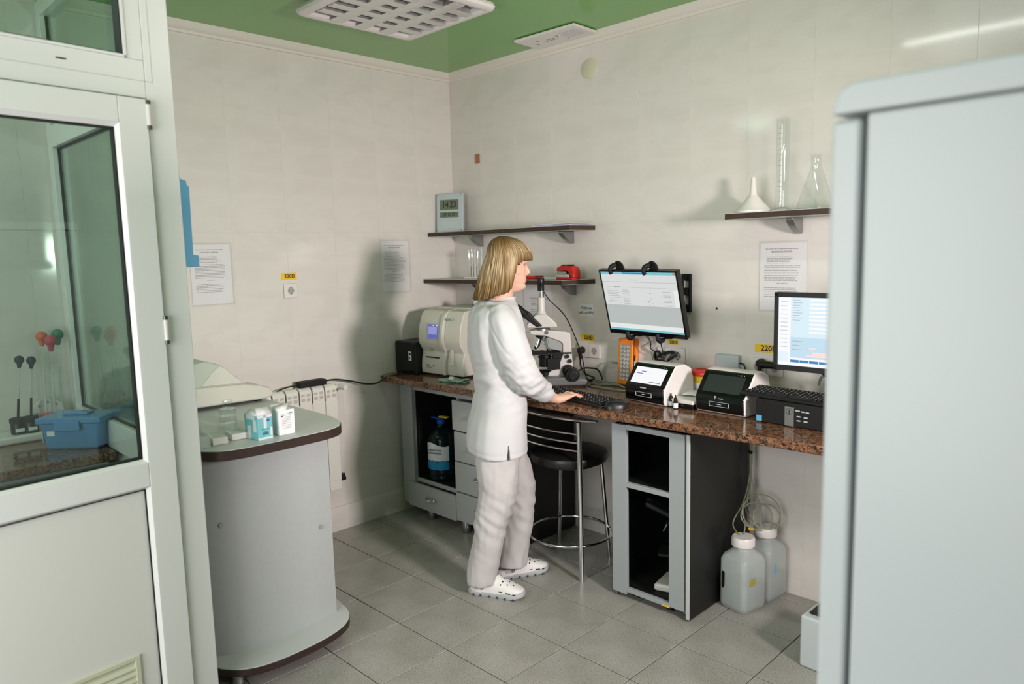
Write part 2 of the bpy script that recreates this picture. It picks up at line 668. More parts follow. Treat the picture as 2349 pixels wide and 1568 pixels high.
wl = struct('wall_left', MB().box(-.16, -4.2, -.1, -.0009, .16, 2.80), M['wgrout'])
wb = struct('wall_back', MB().box(-.16, .0009, -.1, 4.4, .16, 2.80), M['wgrout'])
ZR = [(0, .440), (.440, 1.746), (1.746, 2.705)]
_wt = {}


def wall_tile(wd, z0, z1, parent, loc, rz):
    k = (round(wd, 3), z0)
    if k not in _wt:
        a, h, g, c = wd / 2, z1 - z0, .0005, .0006
        mb = MB()
        R = []
        for y, q in ((.006, g), (.0004, g), (0, g + c)):
            R.append([(-a + q, y, q), (a - q, y, q), (a - q, y, h - q), (-a + q, y, h - q)])
        mb.rings(R, True, 0, False)
        _wt[k] = mb.mesh('wall_tile', [M['wtile']])
    put('wall_tile', _wt[k], M['wtile'], parent, loc=loc, rot=(0, 0, rz))


xb = [0] + [.264 + .2995 * i for i in range(0, 14)]
for i in range(len(xb) - 1):
    for z0, z1 in ZR:
        wall_tile(xb[i + 1] - xb[i], z0, z1, wb, ((xb[i] + xb[i + 1]) / 2, 0, z0), 0)
ya = [-.301 * i for i in range(0, 13)]
for i in range(len(ya) - 1):
    for z0, z1 in ZR:
        wall_tile(.301, z0, z1, wl, (0, (ya[i] + ya[i + 1]) / 2, z0), PI / 2)
struct('baseboard_left', MB().prism([(0, 0), (.016, 0), (.016, .135), (.012, .143), (0, .145)], -2.23, -.002, axis='y'), M['wtile'])

struct('ceiling', MB().box(-.2, -5.2, HC, 5.6, .2, HC + .05), M['green'])
prof = [(0, 2.695), (.010, 2.697), (.014, 2.709), (.022, 2.712), (.034, 2.724), (.040, 2.738), (.046, HC), (0, HC)]
struct('trim_1', MB().prism([(-a, b) for a, b in prof], 0, 4.3, axis='x'), M['cornice'])
struct('trim_2', MB().prism(prof, -4.1, 0, axis='y'), M['cornice'])

# ---- glazed white partition with its door, in front of the booth on the left
RD = math.radians(-85)
d1 = MB()
d1.box(-.022, -.075, 0, .064, 0, HC)
d1.box(.064, -.075, 2.112, 1.15, 0, 2.226)
d1.box(.064, -.075, 2.66, 1.15, 0, HC)
d1.box(.064, -.075, 2.226, .114, 0, 2.66)
d1.box(1.00, -.075, 0, 1.15, 0, 2.112)
door = struct('door_1', d1, M['pvc'], bevel=.003, loc=(1.24, -2.253, 0), rot=(0, 0, RD))
put('seam', MB().box(.0415, -.001, 2.1625, 1.1, .0006, 2.164).box(.0415, -.001, 2.1625, .0428, .0006, HC - .01), mat('seam_grey', (.72, .73, .71), .5), door)
put('transom_pane', MB().box(.116, -.045, 2.222, 1.1, -.039, 2.67), M['glass'], door)
tb = MB()
for a in ((.114, -.004, 2.226, .1245, .004, 2.66), (.114, -.004, 2.226, 1.0, .004, 2.2345)):
    tb.box(*a)
put('glazing_bead', tb, M['pvc'], door, bevel=.002)
put('gasket', MB().box(.1245, -.042, 2.2345, .1285, .001, 2.66).box(.1245, -.042, 2.2345, 1, .001, 2.2365), M['rubber'], door)
put('scratch', MB().box(.284, -.001, 2.1895, .312, .0008, 2.1935), M['inkd'], door)
leaf = MB()
L0, L1, LF = .0705, .985, .014
leaf.box(L0, -.06, .02, .158, LF, 2.107)
leaf.box(.90, -.06, .02, L1, LF, 2.107)
leaf.box(.158, -.06, 2.028, .90, LF, 2.107)
leaf.box(.158, -.06, .893, .90, LF, .970)
leaf.box(.158, -.06, .02, .90, LF, .11)
leaf = put('door_leaf', leaf, M['pvc'], door, bevel=.003)
bd = MB()
for z0, z1, dz in ((.970, 2.028, .013), (.11, .893, .009)):
    e = .012
    bd.prism([(.158, LF), (.158 + e, LF - .014), (.158 + e, -.02), (.158, -.02)], z0, z1)
    bd.prism([(.90, LF), (.90 - e, LF - .014), (.90 - e, -.02), (.90, -.02)], z0, z1)
    for zz, sgn in ((z0, 1), (z1, -1)):
        bd.prism([(LF, zz), (LF - .014, zz + sgn * dz), (-.02, zz + sgn * dz), (-.02, zz)], .158, .90, axis='x')
put('glazing_bead', bd, M['pvc'], leaf)
gk = MB()
for x0, z0, x1, z1 in ((.170, .983, .174, 2.015), (.884, .983, .888, 2.015), (.170, .983, .888, .988), (.170, 2.010, .888, 2.015), (.1685, .118, .1725, .885), (.885, .118, .888, .885), (.1685, .881, .888, .885)):
    gk.box(x0, -.022, z0, x1, .0012, z1)
put('gasket', gk, M['rubber'], leaf)
put('glass_pane', MB().box(.166, -.026, .978, .892, -.020, 2.02), M['glass'], leaf)
put('lower_panel', MB().box(.166, -.03, .11, .892, -.004, .888), M['pvc2'], leaf)
vg = MB()
vg.box(.232, -.004, .335, .62, .004, .350).box(.232, -.004, .10, .248, .004, .335).box(.604, -.004, .10, .62, .004, .335)
vg = put('ventilation_grille', vg, M['cream'], leaf, bevel=.002)
vs = MB()
for i in range(9):
    z = .322 - i * .022
    vs.prism([(-.004, z), (.003, z - .012), (.003, z - .015), (-.004, z - .006)], .246, .606, axis='x')
vs.box(.246, -.0045, .11, .606, -.0035, .336)
# grille slats belong to the grille frame as one small part
bmesh_join = vs.mesh('slats', [M['cream']])
so = put('vent_slats', bmesh_join, M['cream'], leaf)
for z, h in ((2.060, .088), (1.388, .09)):
    hb = MB().cyl((.0675, .013, z - h / 2 + .012), (.0675, .013, z + h / 2 - .012), .0075, n=12)
    hb.cyl((.0675, .013, z - h / 2), (.0675, .013, z - h / 2 + .012), .0079, n=12, mi=1)
    hb.cyl((.0675, .013, z + h / 2 - .012), (.0675, .013, z + h / 2), .0078, n=12, mi=1)
    put('hinge', hb, [M['white'], mat('dark_steel', (.35, .35, .34), .3, .8) if 'dark_steel' not in bpy.data.materials else bpy.data.materials['dark_steel']], door)

pt = MB()
for b in ((0, 0, .06, 2.70), (1.10, 0, 1.155, 2.70), (.06, .86, 1.10, .975), (.06, 2.10, 1.10, 2.19), (.06, 2.64, 1.10, 2.72), (.06, 0, 1.10, .06)):
    pt.box(b[0], -2.30, b[1], b[2], -2.24, b[3])
part = struct('wall_partition', pt, M['pvc'], bevel=.003)
put('lower_panel', MB().box(.058, -2.28, .05, 1.102, -2.255, .87), M['pvc2'], part)
put('glass_pane', MB().box(.055, -2.274, .965, 1.105, -2.268, 2.11), M['glass'], part)
put('glass_pane', MB().box(.055, -2.274, 2.18, 1.105, -2.268, 2.65), M['glass'], part)
g2 = MB()
for x0, z0, x1, z1 in ((.06, .975, .066, 2.10), (1.094, .975, 1.10, 2.10), (.06, .975, 1.1, .981), (.06, 2.094, 1.1, 2.10), (.06, 2.19, .066, 2.64), (.06, 2.19, 1.1, 2.196)):
    g2.box(x0, -2.279, z0, x1, -2.263, z1)
put('gasket', g2, M['rubber'], part)

# ================================================================== the long counter
def cfront(x):
    return -.648 + .0265 * (x - .85)


ct = thing('worktop', 'long polished red-brown granite worktop running along the tiled wall', 'worktop')
pl = [(.005, -.003), (.005, -.60), (.045, -.668), (.20, -.664), (1.0, cfront(1.0)), (2.0, cfront(2.0)), (3.25, cfront(3.25)), (3.25, -.003)]
put('slab', MB().prism(pl, CZ - .036, CZ), M['granite'], ct, bevel=.007, seg=3)

# ---- left cabinet under the worktop
cb = thing('base_cabinet', 'grey base cabinet with open niche and drawers under the left end of the worktop', 'cabinet')
FY = -.535
c = MB()
c.box(.055, FY + .002, .075, .17, -.03, .835)
c.box(.17, FY + .02, .075, .565, -.03, .095)
c.box(.565, FY + .02, .075, .583, -.03, .80)
c.box(.17, FY + .012, .795, 1.0, -.03, .823)
c.box(.17, FY + .022, .222, .57, -.03, .246)
put('carcass', c, M['grey'], cb, bevel=.0015)
put('side_panel', MB().box(1.0, FY + .01, .01, 1.018, -.02, .835), M['blacklam'], cb, label='black laminate end panel')
put('back_panel', MB().box(.17, -.06, .095, 1.0, -.03, .80).box(.1705, FY + .03, .247, .1725, -.06, .795, 0).box(.5625, FY + .03, .247, .5645, -.06, .795).box(.172, FY + .03, .2465, .563, -.06, .2485), M['dark'], cb)


def drawer(x0, x1, z0, z1, hx=None):
    d = put('drawer', MB().box(x0, FY - .016, z0, x1, FY + .002, z1), M['grey'], cb, bevel=.0012)
    hx = (x0 + x1) / 2 if hx is None else hx
    z = z1 - .068
    h = MB().tube([(hx - .042, FY - .016, z), (hx - .036, FY - .030, z), (hx, FY - .041, z - .003), (hx + .036, FY - .030, z), (hx + .042, FY - .016, z)], [.005, .006, .0075, .006, .005], sub=5)
    put('handle', h, M['chrome'], d)


drawer(.127, .572, .072, .222)
drawer(.566, 1.0, .615, .787)
for z0, z1 in ((.437, .606), (.258, .430), (.083, .250)):
    drawer(.577, 1.0, z0, z1)
for x, y in ((.275, -.49), (.60, -.50), (.96, -.50), (.275, -.12), (.96, -.12)):
    put('leg', MB().lathe([(.024, .0), (.026, .004), (.026, .05), (.021, .076)], (x, y, 0), 16), M['steel'], cb)


def water_jug(name, label, x, y, z, body, capm, has_label, s=1.0):
    t = thing(name, label, 'bottle', (x, y, z), .15)
    pr = [(.07, 0), (.083, .006), (.086, .02), (.082, .03), (.086, .04), (.086, .075), (.083, .08), (.086, .085), (.086, .20), (.083, .205), (.086, .21), (.083, .225), (.086, .23), (.080, .26), (.062, .29), (.035, .315), (.022, .33), (.021, .345)]
    put('body', MB().lathe([(r * s, h * s) for r, h in pr], n=28), body, t)
    put('cap', MB().lathe([(.026 * s, .340 * s), (.026 * s, .362 * s), (.022 * s, .366 * s)], n=20), capm, t)
    return t


wj = water_jug('water_bottle', 'large clear water bottle with blue white label in the open cabinet niche', .305, -.42, .2485, M['jugblue'], M['capblue'], True)
put('carry_handle', MB().box(-.075, -.012, .366, .03, .012, .374).box(-.01, -.012, .376, .055, .012, .386, 1, None), [M['capblue'], M['yellow']], wj, bevel=.003)
lb = MB()
lab_top = []
for a, m_, z0, z1 in ((0, 0, .125, .225), (0, 1, .07, .125)):
    R = []
    n = 20
    lo, hi = [], []
    for k in range(n + 1):
        th = math.radians(-90 - 22 - 62 + 124 * k / n + 30)
        top = z1 + (.012 * math.cos((k / n - .35) * 6) if m_ == 0 else .006 * math.sin(k * .9))
        lo.append((.0872 * math.cos(th), .0872 * math.sin(th), z0))
        hi.append((.0872 * math.cos(th), .0872 * math.sin(th), top))
    for k in range(n):
        lb.quad([lo[k], lo[k + 1], hi[k + 1], hi[k]], m_)
put('label', lb, [M['labelw'], M['labelb']], wj)
for i, tx in enumerate(('КАРПАТСЬКА', 'ДЖЕРЕЛЬНА')):
    text('lettering', tx, .0135, M['inkd'], wj, (.0885 * math.cos(math.radians(-78)), .0885 * math.sin(math.radians(-78)), .192 - .018 * i), (PI / 2, 0, math.radians(12)))
water_jug('dark_bottle', 'dark water bottle behind the labelled bottle in the cabinet niche', .452, -.265, .2485, M['jugdark'], M['blackm'], False, 1.1)
bx = thing('cardboard_box', 'brown cardboard box with pale label deep in the cabinet niche', 'box', (.49, -.112, .2485))
put('carton', MB().box(-.06, -.040, 0, .068, .045, .30), M['card'], bx, bevel=.002)
put('label', MB().box(-.02, -.0412, .15, .066, -.04, .235).box(-.02, -.0415, .155, .066, -.0411, .160, 1).box(-.02, -.0415, .225, .066, -.0411, .230, 1), [M['labelw'], M['teal']], bx)

# ---- rolling cabinet
rc = thing('rolling_cabinet', 'narrow grey and black rolling cabinet with two open niches under the worktop', 'cabinet')
FY2 = -.555
c = MB()
for b in ((1.700, .022, 1.779, .823), (2.006, .040, 2.083, .826), (1.779, .803, 2.006, .826), (1.779, .536, 2.006, .558), (1.779, .034, 2.006, .055)):
    c.box(b[0], FY2, b[1], b[2], FY2 + .02, b[3])
put('front_frame', c, M['greym'], rc, bevel=.0012)
put('edge_strip', MB().box(2.0935, FY2 - .003, .012, 2.108, FY2 + .006, .830), M['greyl'], rc, bevel=.001)
put('groove', MB().box(2.083, FY2 + .006, .03, 2.094, FY2 + .012, .826), M['steel'], rc)
put('side_panel', MB().box(2.092, FY2 + .004, .006, 2.107, -.04, .83), M['blacklam'], rc, bevel=.0008, label='black laminate side panel')
put('carcass', MB().box(1.701, FY2 + .018, .03, 1.716, -.04, .822).box(1.716, FY2 + .018, .030, 2.092, -.04, .048).box(1.716, FY2 + .018, .538, 2.092, -.04, .556).box(1.716, -.06, .048, 2.092, -.045, .82).box(1.716, FY2 + .018, .806, 2.092, -.04, .822).box(2.078, FY2 + .02, .05, 2.092, -.045, .81), M['blackm'], rc)
put('rail_end', MB().box(1.712, FY2 + .006, .0, 1.722, FY2 + .02, .03), M['steel'], rc)
put('worn_spot', MB().box(1.97, FY2 - .0012, .034, 2.012, FY2, .041), M['yellow'], rc)
for x, y in ((1.80, -.50), (1.985, -.505), (1.80, -.14), (1.99, -.14)):
    k = MB()
    for dx in (-.011, .011):
        k.cyl((x + dx - .007, y, .021), (x + dx + .007, y, .021), .021, n=16)
    k.box(x - .006, y - .014, .02, x + .006, y + .014, .046)
    put('caster', k, M['black'], rc, bevel=.001)

ms = thing('stored_microscope', 'black binocular microscope with white base stored in the rolling cabinet', 'microscope', (1.93, -.37, .048), .5)
put('base', MB().prism([(-.10, -.075), (.02, -.10), (.10, -.09), (.13, .0), (.10, .09), (-.05, .08)], .0, .035), M['white'], ms, bevel=.012, seg=3)
put('arm', MB().prism([(.02, .03), (.12, .03), (.12, .33), (-.02, .36), (-.02, .32), (.05, .28), (.045, .10), (.0, .06)], -.022, .022, axis='y'), M['gloss'], ms, bevel=.006)
for s_ in (-.028, .028):
    k = MB().cyl((-.02, s_, .345), (-.13, s_, .395), .015, .017, 16).cyl((-.13, s_, .395), (-.138, s_, .399), .017, .012, 16, 0)
    put('eyepiece', k, M['black'], ms)
put('stage', MB().box(-.08, -.06, .16, .05, .06, .172), M['blackm'], ms, bevel=.003)
for a in (0, 1.2, 2.4):
    k = MB().cyl((-.02 + .02 * math.cos(a), .02 * math.sin(a), .31), (-.025 + .05 * math.cos(a), .05 * math.sin(a), .25), .011, .008, 12)
    put('objective', k, M['chrome'], ms)
put('nosepiece', MB().cyl((-.01, 0, .305), (-.015, 0, .325), .036, .028, 20), M['chrome'], ms)
for s_ in (-1, 1):
    put('focus_knob', MB().cyl((.08, s_ * .022, .12), (.08, s_ * .05, .12), .024, .022, 20), M['black'], ms)

# ---- stool with backrest
st = thing('bar_stool', 'chrome bar stool with round black seat tucked under the worktop', 'stool', (1.312, -.405, 0))
sx, sy = 1.312, -.405
put('seat', MB().lathe([(.02, .545), (.17, .545), (.196, .553), (.203, .572), (.196, .592), (.17, .602), (.08, .606), (.01, .606)], n=40), M['leather'], st)
put('seat_plate', MB().lathe([(.06, .532), (.15, .532), (.15, .546), (.06, .546)], n=24), M['blackm'], st)
for x, y, xt, yt in ((1.431, -.226, 1.400, -.255), (1.100, -.255, 1.150, -.285)):
    put('leg', MB().cyl((x - sx, y - sy, 0), (xt - sx, yt - sy, .56), .0115, n=14), M['chrome'], st)
for x in (1.508, 1.112):
    put('leg', MB().tube([(x - sx, -.553 - sy, 0), (x - sx - .003, -.55 - sy, .45), (x - sx - .006, -.553 - sy, .795)], .0125, n=14, sub=4), M['chrome'], st)
for z in (.735, .692, .652):
    put('back_rod', MB().tube([(1.112 - sx, -.553 - sy, z), (1.31 - sx, -.578 - sy, z), (1.503 - sx, -.553 - sy, z)], .0055, n=10, sub=8), M['chrome'], st)
tp = [(1.02, -.535), (1.11, -.562), (1.31, -.582), (1.505, -.562), (1.60, -.535)]
R = []
for p in smooth_path([Vector((a - sx, b - sy, .81)) for a, b in tp], 8):
    q = 1 - .62 * (abs(p.x + .002) / .29) ** 3
    R.append([(p.x, p.y + dy * q, p.z + dz * q) for dy, dz in ((-.012, -.008), (-.016, 0), (-.010, .012), (.0, .017), (.014, .012), (.016, .004), (.010, -.008))])
put('top_rail', MB().rings(R), M['chrome'], st)
ring = [Vector((.215 * math.cos(a), .215 * math.sin(a) + .0, .165)) for a in [2 * PI * k / 32 for k in range(32)]]
put('foot_ring', MB().tube(ring, .0075, n=10, closed=True), M['chrome'], st)

# ---- floor jugs with tubing
def floor_jug(label, x, y, rz, mark, mm, scale=1):
    t = thing('waste_canister', label, 'canister', (x, y, 0), rz, 'square reagent waste canisters on the floor')

    def rr(a, b, r, z, n=5):
        P = []
        for qx, qy, a0 in ((1, 1, 0), (-1, 1, 90), (-1, -1, 180), (1, -1, 270)):
            for k in range(n + 1):
                an = math.radians(a0 + 90 * k / n)
                P.append((qx * (a - r) + r * math.cos(an), qy * (b - r) + r * math.sin(an), z))
        return P
    a, b = .072, .078
    R = [rr(a - .014, b - .014, .02, 0), rr(a - .003, b - .003, .024, .012), rr(a, b, .024, .03), rr(a, b, .026, .225), rr(a - .008, b - .008, .028, .247), rr(a - .03, b - .035, .036, .272), rr(.040, .042, .0395, .283), rr(.040, .041, .0395, .30)]
    bm_ = MB().rings(R)
    bm_.box(-.018, -.14, .095, .018, -.052, .172) if False else None
    ob = put('body', bm_, M['frost'], t)
    Rl = [rr(a - .02, b - .02, .02, .004), rr(a - .006, b - .006, .022, .03), rr(a - .006, b - .006, .022, .118)]
    put('liquid', MB().rings(Rl), M['liquid'], t)
    hd = MB()
    hd.rings([[(a * .45 + dx, -b - .0012 + dy, z) for dx, dy, z in ((-.015, 0, .10), (.012, 0, .092), (.012, 0, .165), (-.002, 0, .175), (-.015, 0, .168))], [(a * .45 + dx, -b + .004, z) for dx, z in ((-.015, .10), (.012, .092), (.012, .165), (-.002, .175), (-.015, .168))]]) if False else None
    put('cap', MB().lathe([(.048, .288), (.051, .291), (.051, .322), (.046, .330), (.0, .331)], n=32, cap=False), M['white'], t)
    put('label', mark, mm, t)
    return t


hz = [(-.052, .10), (-.045, .092), (-.037, .105), (-.036, .165), (-.041, .172), (-.049, .172), (-.053, .165)]
j1 = floor_jug('translucent square canister half full with yellow label, front one beside the rolling cabinet', 2.205, -.264, -.2, MB().box(.0715, -.045, .128, .0728, -.005, .162), mat('faded_yellow', (.64, .63, .33), .5))
put('handle_recess', MB().prism(hz, -.0795, -.074, axis='y'), M['blacklam'], j1)
j2 = floor_jug('translucent square canister with blue drop mark, rear one against the wall', 2.225, -.092, -.12, MB().prism([(-.03, .13), (-.018, .145), (-.026, .185), (-.038, .145)], .0715, .0732, axis='x'), M['skyblue'])
tb = thing('tubing_bundle', 'clear plastic tubes hanging behind the rolling cabinet into the canisters', 'tubing')
T0 = [(2.135, -.05, .86), (2.135, -.06, .70), (2.138, -.07, .60)]
ends = [[(2.14, -.08, .48), (2.13, -.12, .40), (2.18, -.20, .36), (2.20, -.25, .33)], [(2.135, -.09, .50), (2.125, -.12, .42), (2.12, -.20, .35), (2.19, -.27, .33)], [(2.15, -.07, .50), (2.19, -.08, .42), (2.21, -.11, .33)], [(2.13, -.07, .47), (2.128, -.09, .38), (2.19, -.11, .335)], [(2.135, -.08, .50), (2.14, -.10, .42), (2.20, -.13, .335)]]
for k, e in enumerate(ends):
    P = [(x + random.uniform(-.006, .006), y, z) for x, y, z in T0] + e
    put('tube', MB().tube(P, .0032, n=7, sub=6), M['tube'], tb)
for k, (cx, cy, cz, r, tl) in enumerate(((2.215, -.115, .40, .085, .2), (2.20, -.13, .385, .07, -.35), (2.235, -.10, .375, .06, .5))):
    ringp = [Vector((cx, cy, cz)) + (Matrix.Rotation(.7, 3, 'Z') @ Vector((r * math.cos(a), r * math.sin(a) * .35, r * math.sin(a) * (.85 + tl * .2)))) for a in [2 * PI * q / 24 for q in range(24)]]
    put('coiled_tube', MB().tube(ringp, .0032, n=7, closed=True), M['tube'], tb)
put('cable_tie', MB().cyl((2.132, -.066, .655), (2.136, -.068, .665), .010, n=10), M['blackm'], tb)
put('yellow_tag', MB().box(2.195, -.20, .338, 2.215, -.185, .347), M['yellow'], tb, bevel=.002)

# ---- grey bin partly behind the refrigerator
gb = thing('grey_bin', 'pale grey bin on the floor beside the white refrigerator', 'bin', (2.591, -.555, 0), .0)
put('body', MB().prism([(0, 0), (.26, -.012), (.27, .24), (.01, .25)], 0, .207), M['fridge'], gb, bevel=.01)
put('lid', MB().box(.025, .03, .2, .24, .21, .216), M['black'], gb, bevel=.004)

# ---- refrigerator
fr = thing('refrigerator', 'tall white refrigerator seen from its side at the right edge', 'refrigerator', (3.272, -2.102, 0))
put('cabinet', MB().box(.05, 0, .05, .66, .50, 1.79), M['fridge'], fr, bevel=.006)
put('door', MB().box(0, .003, .10, .043, .497, 1.785), M['fridge'], fr, bevel=.008, seg=3)
put('door_seal', MB().box(.042, .012, .11, .052, .49, 1.775), M['fridgel'], fr)
put('top_cover', MB().prism([(.001, 1.792), (.661, 1.792), (.661, 1.834), (.030, 1.834), (.012, 1.825)], -.002, .502, axis='y'), M['fridge'], fr, bevel=.004)
put('kick_plate', MB().box(.03, .02, .0, .64, .48, .06), M['black'], fr)
# ================================================================== on the left end of the worktop
t = thing('power_supply', 'black uninterruptible power supply box beside the beige blood analyzer', 'power supply', (.118, -.40, CZ), .03)
put('case', MB().box(-.096, -.13, .0, .096, .16, .197), M['black'], t, bevel=.006)
put('front_panel', MB().box(-.093, -.134, .01, .093, -.128, .192), M['gloss'], t, bevel=.003)
put('rating_sticker', MB().box(.035, -.1352, .085, .062, -.134, .14).box(.039, -.1356, .118, .058, -.1351, .132, 1).box(.039, -.1356, .092, .05, -.1351, .107, 1), [M['labelw'], M['inkd']], t)

an = thing('blood_analyzer', 'beige blood analyzer with small violet screen standing on the worktop', 'analyzer', (.392, -.47, CZ), .075)
side = [(.0, .012), (-.004, .05), (.0, .10), (.012, .145), (-.016, .19), (-.022, .225), (-.012, .30), (.012, .365), (.035, .388), (.12, .398), (.33, .398), (.33, .012)]
W = .172
rib = [(y - (.012 if i < 8 else 0), z + (.0 if i < 8 else .002)) for i, (y, z) in enumerate(side)]
put('left_housing', MB().prism(side, -W, .015, axis='x'), M['offw'], an, bevel=.006)
put('centre_rib', MB().prism(rib, .015, .042, axis='x'), M['offw'], an, bevel=.005)
rs = MB().prism([(y + .006, z) if i < 8 else (y, z) for i, (y, z) in enumerate(side)], .042, W, axis='x')
put('right_housing', rs, M['offw'], an, bevel=.006)
put('sampling_bay', MB().prism([(.012, .10), (.02, .145), (-.008, .19), (-.014, .225), (-.006, .285), (.004, .285), (.03, .20), (.03, .10)], .052, .105, axis='x'), mat('bay_grey', (.50, .51, .49), .5), an, bevel=.003)
put('sample_probe', MB().box(.092, -.012, .088, .104, .0, .165).box(.080, -.022, .084, .125, .004, .091), M['white'], an, bevel=.002)
put('screen_bezel', MB().prism([(-.024, .222), (-.0135, .318), (-.006, .318), (-.016, .222)], -.105, .006, axis='x'), M['silver'], an, bevel=.003)
sb = Matrix.Translation((0, -.0255, .228)) @ RX(-math.atan2(.0105, .096))
scr = MB().box(-.086, -.001, .0, -.005, .001, .083, 0, sb).box(-.082, -.0016, .024, -.009, -.0005, .070, 1, sb)
for x in (-.045, -.014):
    scr.box(x, -.002, .074, x + .008, -.0005, .079, 2, sb)
put('screen', scr, [M['scr_violet2'], M['scr_violet'], M['scr_white']], an)
put('printer_slot', MB().box(-.130, -.006, .108, -.02, .01, .114), M['inkd'], an)
put('card_notch', MB().lathe([(.002, .0), (.019, .003), (.017, -.004)], (-.092, -.003, .165), 16, axis=RX(PI / 2)), mat('notch_grey', (.64, .63, .59), .5), an)
text('lettering', 'ELite 3', .024, mat('green_lettering', (.22, .50, .42), .5), an, (.087, -.0085, .345), (PI / 2 - .30, 0, 0))
text('lettering', 'ERBA', .015, mat('teal_lettering', (.36, .56, .54), .5), an, (-.115, -.0045, .062), (PI / 2, 0, 0))
text('lettering', 'Mannheim', .011, M['ink'], an, (-.105, -.0045, .050), (PI / 2, 0, 0))
put('indicator', MB().cyl((-.066, -.001, .060), (-.066, -.006, .060), .004, n=10), M['inkd'], an)
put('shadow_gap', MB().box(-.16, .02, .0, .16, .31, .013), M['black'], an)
put('top_lid', MB().box(-.13, .10, .395, .165, .32, .404), M['offw'], an, bevel=.004)

t = thing('label_roll', 'small white roll in black holder on top of the blood analyzer', 'roll', (.475, -.215, CZ + .404), .1)
put('holder', MB().box(-.05, -.03, 0, .07, .03, .006).box(.03, -.025, .006, .055, .025, .03), M['black'], t, bevel=.002)
put('roll', MB().cyl((-.032, -.012, .024), (.022, -.012, .024), .021, n=20), M['white'], t)

t = thing('folded_cloth', 'folded mint green cloth in front of the blood analyzer', 'cloth', (.565, -.525, CZ), .25)
mb = MB()
for k, (z, da) in enumerate(((.001, 0), (.005, .18), (.009, -.12))):
    g = []
    for i in range(9):
        row = []
        for j in range(4):
            x, y = (i / 8 - .5) * .17, (j / 3 - .5) * (.05 + .02 * k)
            row.append(mb.bm.verts.new(RZ(da) @ Vector((x, y, z + .004 * math.sin(i * 1.3 + j + k)))))
        g.append(row)
    for i in range(8):
        for j in range(3):
            mb.face([g[i][j], g[i + 1][j], g[i + 1][j + 1], g[i][j + 1]], 0, True)
o = put('cloth', mb, M['mint'], t)
sd = o.modifiers.new('s', 'SOLIDIFY')
sd.thickness = .002
t = thing('paper_wad', 'small white wad of cotton lying on the mint cloth', 'cotton', (.575, -.553, CZ + .01))
put('wad', MB().sphere((0, 0, .011), (.02, .016, .012), 14, 8), M['white'], t)

# ---- microscope beside the woman
mc = thing('microscope', 'white trinocular laboratory microscope with camera tube beside the woman', 'microscope', (1.15, -.19, CZ), math.radians(-135))
put('base', MB().prism([(-.075, .006), (-.085, .03), (-.07, .043), (.02, .056), (.20, .050), (.235, .03), (.235, .006)], -.095, .095, axis='y'), mat('microscope_grey', (.46, .46, .47), .4), mc, bevel=.012, seg=3)
put('feet', MB().box(-.06, -.08, 0, .21, .08, .008), M['blackm'], mc)
arm = [(-.012, .05), (.068, .05), (.066, .12), (.046, .165), (.046, .228), (.06, .24), (.10, .255), (.14, .272), (.215, .278), (.222, .300), (.16, .305), (.03, .292), (.004, .285), (-.002, .20)]
put('arm', MB().prism(arm, -.042, .042, axis='y'), M['white'], mc, bevel=.006, seg=3)
put('inner_cover', MB().prism([(.046, .185), (.115, .20), (.16, .235), (.16, .268), (.10, .258), (.05, .242)], -.03, .03, axis='y'), M['grey'], mc, bevel=.003)
put('base_column', MB().prism([(.055, .052), (.13, .052), (.12, .075), (.075, .10), (.058, .12)], -.04, .04, axis='y'), M['white'], mc, bevel=.006)
put('head_collar', MB().cyl((.155, 0, .300), (.155, 0, .312), .046, n=28), M['steel'], mc)
put('head', MB().prism([(.072, .315), (.235, .315), (.235, .335), (.19, .385), (.135, .39), (.115, .375), (.075, .335)], -.045, .045, axis='y'), M['white'], mc, bevel=.008, seg=3)
put('head_screw', MB().cyl((.085, .0, .33), (.075, 0, .332), .006, n=10).cyl((.13, .043, .29), (.13, .052, .29), .009, n=12), M['chrome'], mc)
put('camera_tube', MB().lathe([(.030, .385), (.022, .40), (.0205, .412), (.0205, .475), (.017, .477)], (.155, 0, 0), 24), M['white'], mc)
put('chrome_sleeve', MB().lathe([(.0165, .475), (.0165, .512)], (.155, 0, 0), 24), M['chrome'], mc)
put('camera', MB().lathe([(.015, .510), (.018, .512), (.018, .545), (.0195, .548), (.0195, .578), (.017, .582)], (.155, 0, 0), 24), M['black'], mc)
for s_ in (-.03, .03):
    e = MB().prism([(.15, .325), (.185, .32), (.255, .375), (.228, .405)], s_ - .021, s_ + .021, axis='y')
    put('eyepiece_tube', e, M['black'], mc, bevel=.007)
    k = MB()
    k.cyl((.24, s_, .386), (.272, s_, .412), .0185, n=20)
    k.cyl((.268, s_, .409), (.288, s_, .425), .0215, .019, n=20)
    put('eyepiece', k, M['blackm'], mc)
put('nosepiece', MB().cyl((.145, 0, .272), (.155, 0, .250), .036, .040, 24), M['black'], mc)
for k in range(4):
    a = k * PI / 2 + .6
    x, y = .15 + .026 * math.cos(a), .026 * math.sin(a)
    p1 = (x + .02 * math.cos(a), y + .02 * math.sin(a), .212 if k != 1 else .20)
    put('objective', MB().cyl((x, y, .256), p1, .0125, .0115, 16).cyl(p1, (2 * p1[0] / 1 - p1[0] + .006 * math.cos(a), p1[1] + .006 * math.sin(a), p1[2] - .012), .010, .006, 14, 1), [M['chrome'], M['black']], mc)
put('stage', MB().box(.055, -.075, .172, .215, .075, .182).box(.0, .06, .176, .10, .075, .184), M['blackm'], mc, bevel=.002)
put('slide_holder', MB().box(.10, -.03, .182, .20, -.022, .187).box(.07, -.034, .182, .105, -.026, .190), M['steel'], mc, bevel=.001)
